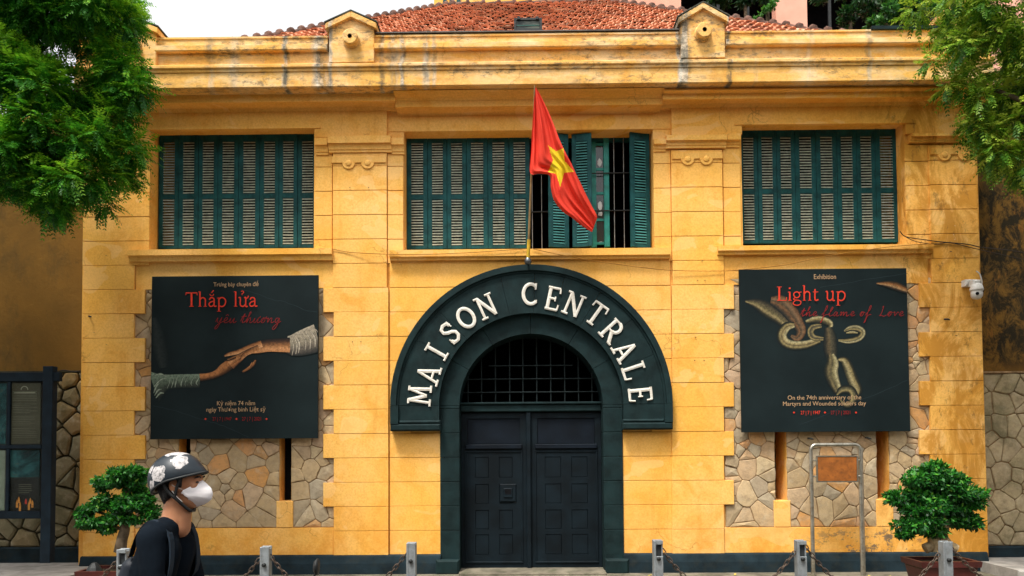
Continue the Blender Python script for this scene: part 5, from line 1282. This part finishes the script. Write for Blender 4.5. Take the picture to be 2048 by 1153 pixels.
mb = MB(); limb(mb, [(tx,TYR,0),(tx-.1,TYR,1.6),(tx+.05,TYR+.05,3.2),(tx-.2,TYR,4.8)], .22, .15); mb.build('trunk', M['bark'], rt)
for tgt in (pt(2020,60,TYR), pt(1940,160,TYR), pt(2010,300,TYR), pt(2300,0,TYR), pt(2650,30,TYR), pt(1960,40,TYR)):
    mb = MB(); a = Vector((tx-.1,TYR,4.2+rg.uniform(-.6,.5))); m_ = a.lerp(tgt,.5)+Vector((0,rg.uniform(-.2,.2),.15)); limb(mb, [a, m_, tgt], .08, .012); mb.build('branch', M['bark'], rt)
# trees behind the roof, right
def back_tree(label, Y, lst, leafsz, dens, shade=0, trunk_u=None):
    c = pt(lst[0][0], lst[0][1], Y); t = thing('garden_tree', label, 'tree', (c.x, Y, 0)); k = (Y+11)/F; cl = []
    for u, v, r in lst:
        p = pt(u, v, Y)
        for i in range(5): cl.append((p.x+rg.uniform(-.6,.6)*r*k, Y+rg.uniform(-.5,.5), p.z+rg.uniform(-.6,.6)*r*k, r*k*.5, r*k*.5, r*k*.45))
    V, s_ = leaves_on(cl, RNG, leafsz, leafsz*.45, dens); leafmesh('crown', V, None, s_+shade, M['leaf_far'], t)
    mb = MB(); limb(mb, [(c.x,Y,0),(c.x+.1,Y,c.z*.5),(c.x,Y,c.z)], .15, .05); mb.build('trunk', M['bark'], t)
back_tree('dense green tree behind the parapet beside the right street tree', 10.5, [(1810,15,34),(1770,35,22),(1850,35,26),(1800,-25,36),(1860,-30,40),(1870,5,28)], .16, 420, .15)
back_tree('dark bushy tree between the pink pillar and the green tree', 13, [(1700,30,22),(1740,10,26),(1690,-25,24),(1640,-10,16)], .16, 260, -.15)
back_tree('dark leafy plant in the pink building opening behind the right gable', 15.2, [(1490,-6,22),(1535,-10,20),(1450,-12,16),(1440,-20,18)], .18, 300, -.25)
back_tree('small light green bush growing at the roof edge left of the pink pillar', 10.0, [(1535,26,9),(1520,30,7)], .10, 420, .45)

# ================================================================ BONSAI
def pot(t, cx, cy_, w0, w1, h, dpt):
    mb = MB(); z = [0.0, .03, h-.07, h-.065, h]; hw = [w0, w0+.01, w1-.03, w1, w1+.01]
    vs = []
    for zz, a in zip(z, hw): b = a*dpt; vs += [(cx-a,cy_-b,zz),(cx+a,cy_-b,zz),(cx+a,cy_+b,zz),(cx-a,cy_+b,zz)]
    fs = [(3,2,1,0)] + [(i*4+k, i*4+(k+1)%4, i*4+4+(k+1)%4, i*4+4+k) for i in range(4) for k in range(4)]
    a = w1-.03; b = a*dpt-.0; o = len(vs); vs += [(cx-a,cy_-b+.02,h),(cx+a,cy_-b+.02,h),(cx+a,cy_+b-.02,h),(cx-a,cy_+b-.02,h),(cx-a,cy_-b+.02,h-.05),(cx+a,cy_-b+.02,h-.05),(cx+a,cy_+b-.02,h-.05),(cx-a,cy_+b-.02,h-.05)]
    fs += [(16+k, 16+(k+1)%4, o+(k+1)%4, o+k) for k in range(4)] + [(o+k, o+(k+1)%4, o+4+(k+1)%4, o+4+k) for k in range(4)]
    mb.add(vs, fs); mb.build('pot', M['pot'], t)
    mb = MB(); mb.box(cx-a+.002, cx+a-.002, cy_-b+.022, cy_+b-.022, h-.09, h-.035); mb.build('soil', M['soil'], t)
def bonsai(label, Y, uc, pads, potspec, trunk, dens):
    cx = X(uc, Y, 1100); t = thing('bonsai_tree', label, 'bonsai', (cx, Y, 0), None); k = (Y+11)/F; cl = []
    for (u, v, rx, rz) in pads:
        c = pt(u, v, Y); n = 5 if rx > 30 else 3
        for i in range(n): cl.append((c.x+rg.uniform(-.55,.55)*rx*k, Y+rg.uniform(-.22,.22)*rx*k*2, c.z+rg.uniform(-.4,.4)*rz*k, rx*k*.55, rx*k*.6, rz*k*.62))
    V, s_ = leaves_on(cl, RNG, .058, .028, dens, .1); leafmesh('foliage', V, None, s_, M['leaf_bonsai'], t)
    pot(t, cx, Y, *potspec)
    for pts, r0, r1 in trunk:
        mb = MB(); limb(mb, [pt(u, v, Y) for u, v in pts], r0, r1); mb.build('trunk' if r0 > .05 else 'branch', M['root'] if uc > 1000 else M['bark'], t)
    return t
YB2 = -2.0
bonsai('dense round-topped bonsai in an oxblood pot before the right pier', YB2, 1880,
    [(1875,942,34,18),(1845,960,40,18),(1910,960,38,18),(1875,975,55,14),(1815,988,30,16),(1860,998,45,16),(1915,990,45,16),(1950,985,24,14),(1800,1005,22,12),(1840,1045,42,16),(1810,1048,24,14),(1885,1040,26,14),(1930,1040,36,15),(1952,1046,20,12),(1862,1062,30,10),(1880,1015,48,14),(1915,1015,34,12),(1835,1022,34,12),(1820,1066,26,9),(1875,955,46,22),(1790,1000,18,9),(1780,992,12,7),(1945,1010,24,10),(1958,992,14,9)],
    (.235, .335, .44, .7), [([(1878,1098),(1872,1078),(1886,1050),(1874,1020),(1882,975),(1876,945)], .10, .03), ([(1880,1050),(1905,1035),(1935,1036)], .035, .012), ([(1876,1060),(1850,1050),(1820,1046)], .035, .012), ([(1880,1005),(1910,995),(1945,985)], .03, .01), ([(1878,1010),(1845,1000),(1810,992)], .03, .01), ([(1850,1098),(1872,1086),(1880,1070)], .06, .05), ([(1912,1098),(1896,1088),(1884,1070)], .055, .045)], 1500)
bonsai('open-branched bonsai with flat leafy pads behind the rider', YB2, 237,
    [(255,948,36,14),(225,962,32,14),(280,960,28,18),(212,975,16,9),(265,975,26,12),(170,1018,24,10),(205,1012,30,9),(262,1012,34,12),(300,1020,24,12),(290,1000,18,8),(195,1046,34,11),(235,1040,20,9),(175,1048,14,8),(310,1030,18,10),(235,948,26,12),(285,945,24,13),(215,1000,26,10),(255,1000,30,12),(275,990,26,12),(165,1030,24,9),(225,1030,30,10),(265,1040,26,10),(210,1056,26,9)],
    (.25, .36, .38, .7), [([(240,1105),(244,1080),(250,1055),(241,1035),(247,1005),(258,975),(255,955)], .07, .02), ([(243,1040),(215,1030),(180,1020)], .028, .01), ([(247,1015),(270,1010),(300,1018)], .028, .01), ([(246,1060),(220,1052),(190,1048)], .022, .01)], 1300)
# small rock and moss in the left pot, fallen leaves
c = pt(197, 1092, YB2); mb = MB(); mb.lathe([(.10,-.05),(.10,.0),(.07,.06),(.03,.11),(.001,.12)], (c.x, YB2-.08, .345), 'z', 7, smooth=False); tag(mb.build('pot_rock', M['iron'], None, origin=(c.x, YB2-.08, .34)), 'dark pointed rock in the left bonsai pot', 'rock')
rg2 = random.Random(8)
for i, (u, y_) in enumerate(((1738,-.55),(1750,-.8),(1779,-.6),(1625,-.5),(1300,-.4),(1010,-.6),(905,-.9),(1470,-.35))):
    x = X(u, y_, 1140); mb = MB(); a = rg2.uniform(0,6); L = .045
    def rot(px_, py_, z): return (x+px_*math.cos(a)-py_*math.sin(a), y_+px_*math.sin(a)+py_*math.cos(a), z)
    mb.add([rot(-L,0,.006), rot(-.01,-.02,.016), rot(L,0,.022), rot(-.01,.02,.012), rot(0,0,.008)], [(0,1,4),(1,2,4),(2,3,4),(3,0,4)])
    tag(mb.build('fallen_leaf', simple('yellow_dry_leaf', (.48,.36,.06), .7), None, origin=(x, y_, 0)), ['small yellow leaf fallen by the right leg of the plaque stand','small yellow leaf just right of the plaque stand','small yellow leaf lying left of the right bonsai pot','small yellow leaf at the left leg of the plaque stand','small yellow leaf at the post right of the gate','small yellow leaf before the left door leaf','small yellow leaf at the left jamb of the gate','small yellow leaf at the foot of the pier right of the gate'][i], 'leaf', 'fallen leaves on the pavement')
# ================================================================ RIDER AND MOTORBIKE
YP = -7.15; RZ = -.11
def cap_mesh(mb, a, b, r0, r1, n=14):
    a, b = Vector(a), Vector(b); t = (b-a); L = t.length; t.normalize(); s = t.cross(Vector((.2,.9,.3))).normalized(); w = t.cross(s)
    prof = [(-r0*math.cos(R(x)), r0*math.sin(R(x))) for x in (0,22,45,67,90)] + [(L+r1*math.sin(R(x)), r1*math.cos(R(x))) for x in (0,22,45,67,90)]
    vs = [tuple(a+t*h+(s*math.cos(2*math.pi*k/n)+w*math.sin(2*math.pi*k/n))*max(r, .0005)) for h, r in prof for k in range(n)]
    fs = [(i*n+k, i*n+(k+1)%n, (i+1)*n+(k+1)%n, (i+1)*n+k) for i in range(len(prof)-1) for k in range(n)] + [tuple(range(n))[::-1], tuple(range(len(vs)-n, len(vs)))]
    mb.add(vs, fs)
def ell(mb, c, r, rot=0, n=20, m=12):
    vs = []; ca, sa = math.cos(rot), math.sin(rot)
    for i in range(m+1):
        th = math.pi*min(max(i/m, .004), .996)
        for k in range(n):
            x, y, z = r[0]*math.sin(th)*math.cos(2*math.pi*k/n), r[1]*math.sin(th)*math.sin(2*math.pi*k/n), r[2]*math.cos(th); vs.append((c[0]+x*ca+z*sa, c[1]+y, c[2]-x*sa+z*ca))
    fs = [(i*n+k, (i+1)*n+k, (i+1)*n+(k+1)%n, i*n+(k+1)%n) for i in range(m) for k in range(n)] + [tuple(range(n)), tuple(range(m*n, (m+1)*n))[::-1]]
    mb.add(vs, fs)
def fuse(mb, name, mat, parent, vox, it=4):
    o = mb.build(name, mat, parent); md = o.modifiers.new('r', 'REMESH'); md.mode = 'VOXEL'; md.voxel_size = vox; md.use_smooth_shade = True
    ms = o.modifiers.new('s', 'SMOOTH'); ms.iterations = it; ms.factor = .6
    dg = bpy.context.evaluated_depsgraph_get(); me = bpy.data.meshes.new_from_object(o.evaluated_get(dg)); o.modifiers.clear(); o.data = me
    return o
skin = Mat('warm_skin', .55, .35); skin.color(skin.mix(skin.ramp(skin.noise(14, 4), [(.3,0),(.7,1)]), (.36,.155,.075), (.45,.21,.11))); skin.b.inputs['Subsurface Weight'].default_value = .12; skin.b.inputs['Subsurface Radius'].default_value = (.02,.008,.004)
M['skin'] = skin.m
M['shirt'] = simple('black_cotton', (.004,.0065,.010), .95, .06, var=.3, scale=6, bump=.3)
M['jeans'] = simple('dark_denim', (.012,.016,.028), .9, .15, var=.3, scale=9)
M['hair'] = simple('black_hair', (.008,.007,.006), .6, .35, var=.4, scale=60, bump=.6)
def PP(u, v, dy=0): # a point of the rider's middle plane, then moved sideways (dy towards the wall)
    p = pt(u, v, YP); return (p.x, YP+dy, p.z)
hd = PP(364, 964)
H = Vector(hd)
hipx, hipz = H.x-.20, .80+.02
pr = thing('person', 'rider in a dark top, white face mask and spotted black helmet passing left to right', 'person', (hipx, YP, RZ))
b = MB()
# head: skull, jaw, face, nose, brow, ear, neck
ell(b, (H.x-.004, YP, H.z+.010), (.098,.078,.095)); ell(b, (H.x+.030, YP, H.z-.055), (.066,.062,.082), -.12); ell(b, (H.x+.052, YP, H.z-.112), (.030,.034,.022))
cap_mesh(b, (H.x+.095, YP, H.z+.002), (H.x+.113, YP, H.z-.040), .009, .014); ell(b, (H.x+.085, YP, H.z+.022), (.016,.048,.012)); ell(b, (H.x+.070, YP, H.z-.02), (.030,.056,.035))
cap_mesh(b, (H.x+.088, YP-.012, H.z-.070), (H.x+.088, YP+.012, H.z-.070), .012, .012)
for s in (-1, 1):
    ell(b, (H.x-.012, YP+s*.078, H.z-.022), (.020,.010,.032), -.2); ell(b, (H.x+.083, YP+s*.030, H.z+.001), (.012,.014,.010))
nb_ = PP(349, 1036)
cap_mesh(b, (nb_[0], YP, nb_[2]-.02), (H.x-.022, YP, H.z-.07), .066, .054); cap_mesh(b, (nb_[0]+.03, YP, nb_[2]-.05), (H.x+.0, YP, H.z-.09), .05, .05)
# torso
shx, shz = nb_[0]-.035, nb_[2]-.075
cap_mesh(b, (shx, YP-.13, shz), (shx, YP+.13, shz), .062, .062); cap_mesh(b, (nb_[0]-.01, YP, nb_[2]-.04), (shx, YP-.10, shz+.015), .05, .045); cap_mesh(b, (nb_[0]-.01, YP, nb_[2]-.04), (shx, YP+.10, shz+.015), .05, .045)
for s in (-1, 1): cap_mesh(b, (hipx+.02, YP+s*.07, hipz+.03), (shx-.0, YP+s*.085, shz-.08), .105, .092)
cap_mesh(b, (hipx, YP-.08, hipz), (hipx, YP+.08, hipz), .12, .12)
# arms to the grips, thighs, shins, feet
gripx, gripz = hipx+.68, .90
for s in (-1, 1):
    sh = Vector((shx, YP+s*.185, shz-.01)); el = Vector((shx+.04, YP+s*.23, shz-.30)); wr_ = Vector((gripx-.075, YP+s*.31, gripz+.045))
    cap_mesh(b, sh, el, .052, .040); cap_mesh(b, el, wr_, .040, .026)
    palm = Vector((gripx-.02, YP+s*.32, gripz+.030)); cap_mesh(b, wr_, palm, .027, .026)
    for k in range(4):
        y0 = YP+s*(.285+.021*k)+0; L = (.9,1,.95,.8)[3-k]
        P = [Vector((gripx-.02, y0, gripz+.032)), Vector((gripx+.022*L+.01, y0, gripz+.020)), Vector((gripx+.026*L, y0, gripz-.014)), Vector((gripx+.002, y0, gripz-.030*L))]
        for i in range(3): cap_mesh(b, P[i], P[i+1], .0095-.0006*i, .009-.0006*i, 8)
    T0 = [Vector((gripx-.03, YP+s*.292, gripz+.02)), Vector((gripx-.028, YP+s*.268, gripz-.004)), Vector((gripx-.006, YP+s*.262, gripz-.026))]
    for i in range(2): cap_mesh(b, T0[i], T0[i+1], .0115, .010, 8)
    hp = Vector((hipx, YP+s*.09, hipz)); kn = Vector((hipx+.44, YP+s*.17, hipz-.05)); an = Vector((hipx+.36, YP+s*.14, RZ+.34))
    cap_mesh(b, hp, kn, .088, .058); cap_mesh(b, kn, an, .056, .038); cap_mesh(b, an, an+Vector((.02,0,-.055)), .036, .036); cap_mesh(b, an+Vector((-.02,0,-.06)), an+Vector((.16,s*.02,-.075)), .036, .028)
fuse(b, 'body', M['skin'], pr, .0075, 3)
# eyes, brow
for s in (-1, 1):
    m2 = MB(); ell(m2, (H.x+.090, YP+s*.031, H.z-.001), (.007,.013,.0055), 0, 12, 8); m2.build('eye', simple('dark_eye', (.02,.014,.010), .3), pr)
    m2 = MB(); m2.tube(smooth_path([(H.x+.100, YP+s*.012, H.z+.020), (H.x+.100, YP+s*.030, H.z+.026), (H.x+.086, YP+s*.052, H.z+.020)], 4), [.003]*3+[.004]*4+[.003]*2, 6); m2.build('eyebrow', M['hair'], pr)
m2 = MB(); ell(m2, (H.x-.030, YP, H.z+.005), (.088,.083,.100)); cap_mesh(m2, (H.x-.075, YP-.03, H.z-.03), (H.x-.06, YP-.02, H.z-.095), .036, .026); cap_mesh(m2, (H.x-.075, YP+.03, H.z-.03), (H.x-.06, YP+.02, H.z-.095), .036, .026)
for s in (-1, 1): cap_mesh(m2, (H.x+.02, YP+s*.068, H.z+.03), (H.x+.022, YP+s*.070, H.z-.018), .016, .009); cap_mesh(m2, (H.x-.05, YP+s*.060, H.z-.01), (H.x-.05, YP+s*.055, H.z-.07), .022, .018)
fuse(m2, 'hair', M['hair'], pr, .006, 3)
# shirt and trousers
b = MB()
cap_mesh(b, (shx, YP-.13, shz), (shx, YP+.13, shz), .075, .075); cap_mesh(b, (nb_[0]-.012, YP, nb_[2]-.045), (shx, YP-.11, shz+.012), .068, .060); cap_mesh(b, (nb_[0]-.012, YP, nb_[2]-.045), (shx, YP+.11, shz+.012), .068, .060)
for s in (-1, 1):
    cap_mesh(b, (hipx+.005, YP+s*.07, hipz+.0), (shx+.000, YP+s*.085, shz-.08), .118, .104)
    cap_mesh(b, (shx, YP+s*.175, shz-.01), (shx+.022, YP+s*.205, shz-.16), .066, .058)
    cap_mesh(b, (shx+.022, YP+s*.205, shz-.16), (shx+.037, YP+s*.225, shz-.26), .056, .058)
rgp = random.Random(3)
for i in range(9): cap_mesh(b, (shx+.08+rgp.uniform(-.04,.02), YP-.19, shz-.10-i*.045), (shx-.12+rgp.uniform(-.02,.04), YP-.15, shz-.16-i*.045), .012, .010, 8)
fuse(b, 'shirt', M['shirt'], pr, .008, 4)
b = MB(); cap_mesh(b, (hipx, YP-.08, hipz), (hipx, YP+.08, hipz), .132, .132)
for s in (-1, 1):
    hp = (hipx, YP+s*.09, hipz); kn = Vector((hipx+.44, YP+s*.17, hipz-.05)); an = Vector((hipx+.36, YP+s*.14, RZ+.34)); cap_mesh(b, hp, kn, .100, .070); cap_mesh(b, kn, an, .070, .056)
fuse(b, 'trousers', M['jeans'], pr, .010, 3)
for s in (-1, 1):
    an = Vector((hipx+.36, YP+s*.14, RZ+.34)); b = MB(); cap_mesh(b, an+Vector((-.03,0,-.062)), an+Vector((.16,s*.02,-.078)), .044, .036); cap_mesh(b, an+Vector((-.02,0,-.06)), an+Vector((-.01,0,-.01)), .042, .046); fuse(b, 'shoe', M['iron'], pr, .008, 3)
# helmet: shell tipped back, rim, strap
def helmet_mat():
    m = Mat('black_helmet_with_pale_flowers', .4, .4); spots = []
    for u, v, dy, r in ((355,905,0,.060),(372,922,-.075,.040),(334,946,-.105,.040),(305,935,-.075,.034),(318,972,-.09,.026),(352,905,.09,.05),(330,915,.08,.05),(395,925,.06,.03)):
        p = PP(u, v, dy); spots.append((p, r))
    warp = m.noise(36, 2, .5); tot = None
    for (p, r) in spots:
        d = m.n.new('ShaderNodeVectorMath'); d.operation = 'DISTANCE'; m.l.new(m.pos(), d.inputs[0]); d.inputs[1].default_value = p
        e = m.math('ADD', d.outputs['Value'], m.math('MULTIPLY', m.math('SUBTRACT', warp, .5), .040)); s = m.math('LESS_THAN', e, r)
        tot = s if tot is None else m.math('MAXIMUM', tot, s)
    fine = m.ramp(m.noise(60, 4, .7), [(.36, (.12,.12,.12)), (.54, (.46,.43,.42))])
    c = m.mix(tot, (.008,.014,.020), fine); m.color(c); return m.m
b = MB(); hc = Vector((H.x-.026, YP, H.z+.018)); vs = []; n, mm = 40, 18; TL = R(15); ct, st_ = math.cos(TL), math.sin(TL)
for i in range(mm+1):
    for k in range(n):
        a = 2*math.pi*k/n; c_ = math.cos(a); lim = R(94) if c_ > 0 else R(94+16*(-c_)**1.5); pp = lim*i/mm
        fl = 1+.10*max(0, c_)**6*max(0, (i/mm-.8)/.2)         # short peak
        x, y, z = .140*math.sin(pp)*c_*fl, .110*math.sin(pp)*math.sin(a), .130*math.cos(pp)
        vs.append((hc.x+x*ct-z*st_, hc.y+y, hc.z+x*st_+z*ct))
fs = [(i*n+k, (i+1)*n+k, (i+1)*n+(k+1)%n, i*n+(k+1)%n) for i in range(mm) for k in range(n)]
b.add(vs, fs, 0, True); hel = b.build('helmet', helmet_mat(), pr); sm = hel.modifiers.new('t', 'SOLIDIFY'); sm.thickness = .016; sm.offset = -1
b = MB(); rim = [Vector(vs[mm*n+k]) for k in range(n)]; b.tube(rim+[rim[0]], .0065, 8, cap=False); b.build('helmet_rim', M['iron'], pr)
for s in (-1, 1):
    b = MB(); P = smooth_path([(H.x-.055, YP+s*.090, H.z+.0), (H.x-.030, YP+s*.086, H.z-.045), (H.x+.010, YP+s*.076, H.z-.085), (H.x+.050, YP+s*.035, H.z-.138), (H.x+.058, YP, H.z-.143)], 4)
    b.tube(P, .0085, 8); b.tube(smooth_path([(H.x+.03, YP+s*.090, H.z+.02), (H.x+.012, YP+s*.088, H.z-.03), (H.x+.0, YP+s*.082, H.z-.078)], 4), .007, 8); b.build('helmet_strap', M['iron'], pr)
# mask
b = MB(); vs = []; ni, nj = 16, 20
prof = [(.0,.104),(.12,.124),(.30,.150),(.48,.158),(.70,.152),(.86,.120),(1.0,.062)]
def fx(t):
    for (a, x), (c, y) in zip(prof[:-1], prof[1:]):
        if t <= c: return x+(y-x)*(t-a)/(c-a)
    return prof[-1][1]
zt_, zb2, zm_ = H.z+.006, H.z-.128, H.z-.050
for i in range(ni+1):
    t = i/ni; z = zt_+(zb2-zt_)*t
    for j in range(nj+1):
        w = -1+2*j/nj; a = abs(w); back = .028+.05*abs(t-.42)**1.2; lat = .066*(1-.35*(t-.4)**2)
        x = fx(t)*(1-a**1.5)+back*a**1.5
        vs.append((H.x+x*.97, YP+w*lat*1.08, zm_+(z-zm_)*(1-.70*a**1.15)+.0018*math.sin(t*24+a*4)*a))
b.add(vs, [(i*(nj+1)+j, i*(nj+1)+j+1, (i+1)*(nj+1)+j+1, (i+1)*(nj+1)+j) for i in range(ni) for j in range(nj)], 0, True)
mk = b.build('face_mask', simple('white_mask_fabric', (.80,.76,.76), .8, .2, var=.04, scale=20, bump=.1), pr); sm = mk.modifiers.new('t', 'SOLIDIFY'); sm.thickness = .003
b = MB(); b.tube([(H.x+fx(t)*.97+.001, YP, zt_+(zb2-zt_)*t) for t in [i/14 for i in range(15)]], .0016, 6); b.build('mask_seam', simple('mask_seam_grey', (.55,.52,.52), .8), pr)
for s in (-1, 1):
    for zz, z2 in ((-.035,-.012),(-.095,-.040)):
        b = MB(); b.tube(smooth_path([(H.x+.035, YP+s*.074, H.z+zz), (H.x+.010, YP+s*.084, H.z+(zz+z2)/2), (H.x-.010, YP+s*.090, H.z+z2)], 4), .0016, 5); b.build('mask_loop', M['white'], pr)
# small backpack worn low on the back: a thing of its own
bp = thing('backpack', 'dark blue backpack strapped to the rider', 'backpack', (shx-.16, YP, shz-.35))
b = MB(); cap_mesh(b, (shx-.135, YP-.08, shz-.16), (shx-.135, YP+.08, shz-.16), .050, .050); cap_mesh(b, (shx-.17, YP-.09, shz-.36), (shx-.17, YP+.09, shz-.36), .070, .070)
for s in (-1, 1): cap_mesh(b, (shx-.135, YP+s*.08, shz-.16), (shx-.17, YP+s*.09, shz-.36), .050, .070)
cap_mesh(b, (shx-.15, YP, shz-.18), (shx-.17, YP, shz-.34), .05, .07); fuse(b, 'bag', simple('navy_nylon', (.004,.007,.013), .6, .3, var=.3), bp, .009, 4)
for s in (-1, 1):
    b = MB(); P = smooth_path([(shx-.13, YP+s*.10, shz-.10), (shx-.080, YP+s*.125, shz+.015), (shx-.02, YP+s*.125, shz+.072), (shx+.050, YP+s*.125, shz+.040), (shx+.088, YP+s*.140, shz-.05), (shx+.075, YP+s*.165, shz-.22), (shx-.06, YP+s*.16, shz-.36)], 4)
    vs = []; 
    for i, p in enumerate(P): 
        for (dy, dn) in ((-.022,-.006),(.022,-.006),(.022,.004),(-.022,.004)): vs.append((p.x+dn*.6, p.y+dy, p.z+dn))
    b.add(vs, [(i*4+k, i*4+(k+1)%4, i*4+4+(k+1)%4, i*4+4+k) for i in range(len(P)-1) for k in range(4)]); b.build('strap', simple('navy_strap', (.014,.022,.032), .8, .12), bp)

# motorbike under the rider
mbk = thing('motorbike', 'dark step-through motorbike carrying the masked rider', 'motorbike', (hipx+.2, YP, RZ))
bb = simple('black_bike_plastic', (.012,.013,.015), .35, .5)
fw, rw = hipx+.80, hipx-.42
for x in (fw, rw):
    b = MB(); pr_ = [(.30-.042+.042*math.cos(R(a))*1.0, .042*math.sin(R(a))) for a in range(-180, 181, 30)]
    vs = []; n = 32
    for k in range(n):
        a = 2*math.pi*k/n
        for (rad, off) in pr_[:-1]: vs.append((x+rad*math.cos(a), YP+off, RZ+.30+rad*math.sin(a)))
    m_ = len(pr_)-1; b.add(vs, [(k*m_+i, k*m_+(i+1)%m_, ((k+1)%n)*m_+(i+1)%m_, ((k+1)%n)*m_+i) for k in range(n) for i in range(m_)], 0, True); wh = b.build('wheel', simple('black_rubber', (.015,.015,.015), .85), mbk)
    b = MB(); b.lathe([(.03,-.06),(.03,.06)], (x, YP, RZ+.30), 'y', 14); b.lathe([(.215,-.015),(.222,-.015),(.222,.015),(.215,.015)], (x, YP, RZ+.30), 'y', 30)
    for k in range(10): a = 2*math.pi*k/10; b.tube([(x+.03*math.cos(a), YP, RZ+.3+.03*math.sin(a)), (x+.218*math.cos(a), YP, RZ+.3+.218*math.sin(a))], .006, 6)
    b.build('rim', M['steel'], wh)
b = MB(); cap_mesh(b, (hipx-.48, YP, RZ+.72), (hipx+.15, YP, RZ+.60), .085, .10); cap_mesh(b, (hipx+.15, YP, RZ+.55), (hipx+.45, YP, RZ+.48), .09, .07); cap_mesh(b, (hipx+.45, YP, RZ+.48), (hipx+.60, YP, RZ+.85), .06, .07); cap_mesh(b, (hipx-.55, YP, RZ+.78), (hipx-.3, YP, RZ+.7), .05, .08); cap_mesh(b, (fw-.10, YP, RZ+.62), (fw+.08, YP, RZ+.60), .06, .05); fuse(b, 'fairing', bb, mbk, .012, 4)
b = MB(); cap_mesh(b, (hipx-.42, YP-.05, RZ+.79), (hipx+.16, YP-.05, RZ+.755), .055, .05); cap_mesh(b, (hipx-.42, YP+.05, RZ+.79), (hipx+.16, YP+.05, RZ+.755), .055, .05); fuse(b, 'seat', M['shirt'], mbk, .012, 4)
b = MB(); b.box(hipx-.05, hipx+.22, YP-.10, YP+.10, RZ+.26, RZ+.48, 0, .02); b.build('engine', M['steel'], mbk)
b = MB(); b.box(hipx+.28, hipx+.44, YP-.19, YP+.19, RZ+.235, RZ+.262, 0, .006); b.build('footrest', M['iron'], mbk)
for s in (-1, 1):
    b = MB(); b.tube([(gripx-.06, YP+s*.05, .90), (fw, YP+s*.07, RZ+.30)], .017, 8); b.build('fork', M['steel'], mbk)
    b = MB(); b.tube([(rw, YP+s*.08, RZ+.30), (hipx-.25, YP+s*.10, RZ+.72)], .022, 8); b.build('shock_absorber', M['steel'], mbk)
    b = MB(); b.tube([(gripx, YP+s*.25, gripz), (gripx, YP+s*.385, gripz)], .017, 10); b.build('grip', M['iron'], mbk)
mx_ = pt(650, 1149, YP-.33)
b = MB(); b.tube(smooth_path([(gripx, YP-.26, gripz), (gripx+.02, YP-.10, gripz-.03), (gripx+.02, YP+.10, gripz-.03), (gripx, YP+.26, gripz)], 4), .012, 8); b.build('handlebar', M['iron'], mbk)
for s in (-1, 1):
    b = MB(); tp = Vector((gripx+.12, YP+s*.30, 1.085)); b.tube([(gripx+.01, YP+s*.22, gripz), (gripx+.06, YP+s*.27, gripz+.05), tp], .006, 6); mi_ = b.build('mirror', M['iron'], mbk)
    b = MB(); b.lathe([(.001,-.018),(.030,-.014),(.045,0),(.045,.006),(.001,.008)], tuple(tp+Vector((0,0,.02))), 'x', 16); b.build('mirror_glass', M['iron'], mi_)
b = MB(); cap_mesh(b, (gripx+.02, YP-.05, gripz-.03), (gripx+.02, YP+.05, gripz-.03), .07, .07); fuse(b, 'headlight_cowl', bb, mbk, .012, 3)
b = MB(); b.lathe([(.001,.03),(.04,.025),(.06,0)], (gripx+.075, YP, gripz-.03), 'x', 18); b.build('headlight', M['glass'], mbk)
b = MB(); b.tube([(hipx+.1, YP-.12, RZ+.28), (hipx-.15, YP-.15, RZ+.26), (hipx-.55, YP-.16, RZ+.36)], [.02,.03,.042], 10); b.build('exhaust', M['steel'], mbk)
b = MB(); b.lathe([(.001,-.02),(.03,-.015),(.04,0),(.001,.01)], (hipx-.64, YP, RZ+.74), 'x', 12); b.build('tail_light', M['ink_red'], mbk)
print('slats', SLATS[0], 'objects', len(bpy.data.objects), 'plaster', sum(1 for o in bpy.data.objects if o.name.startswith('plaster_block')))
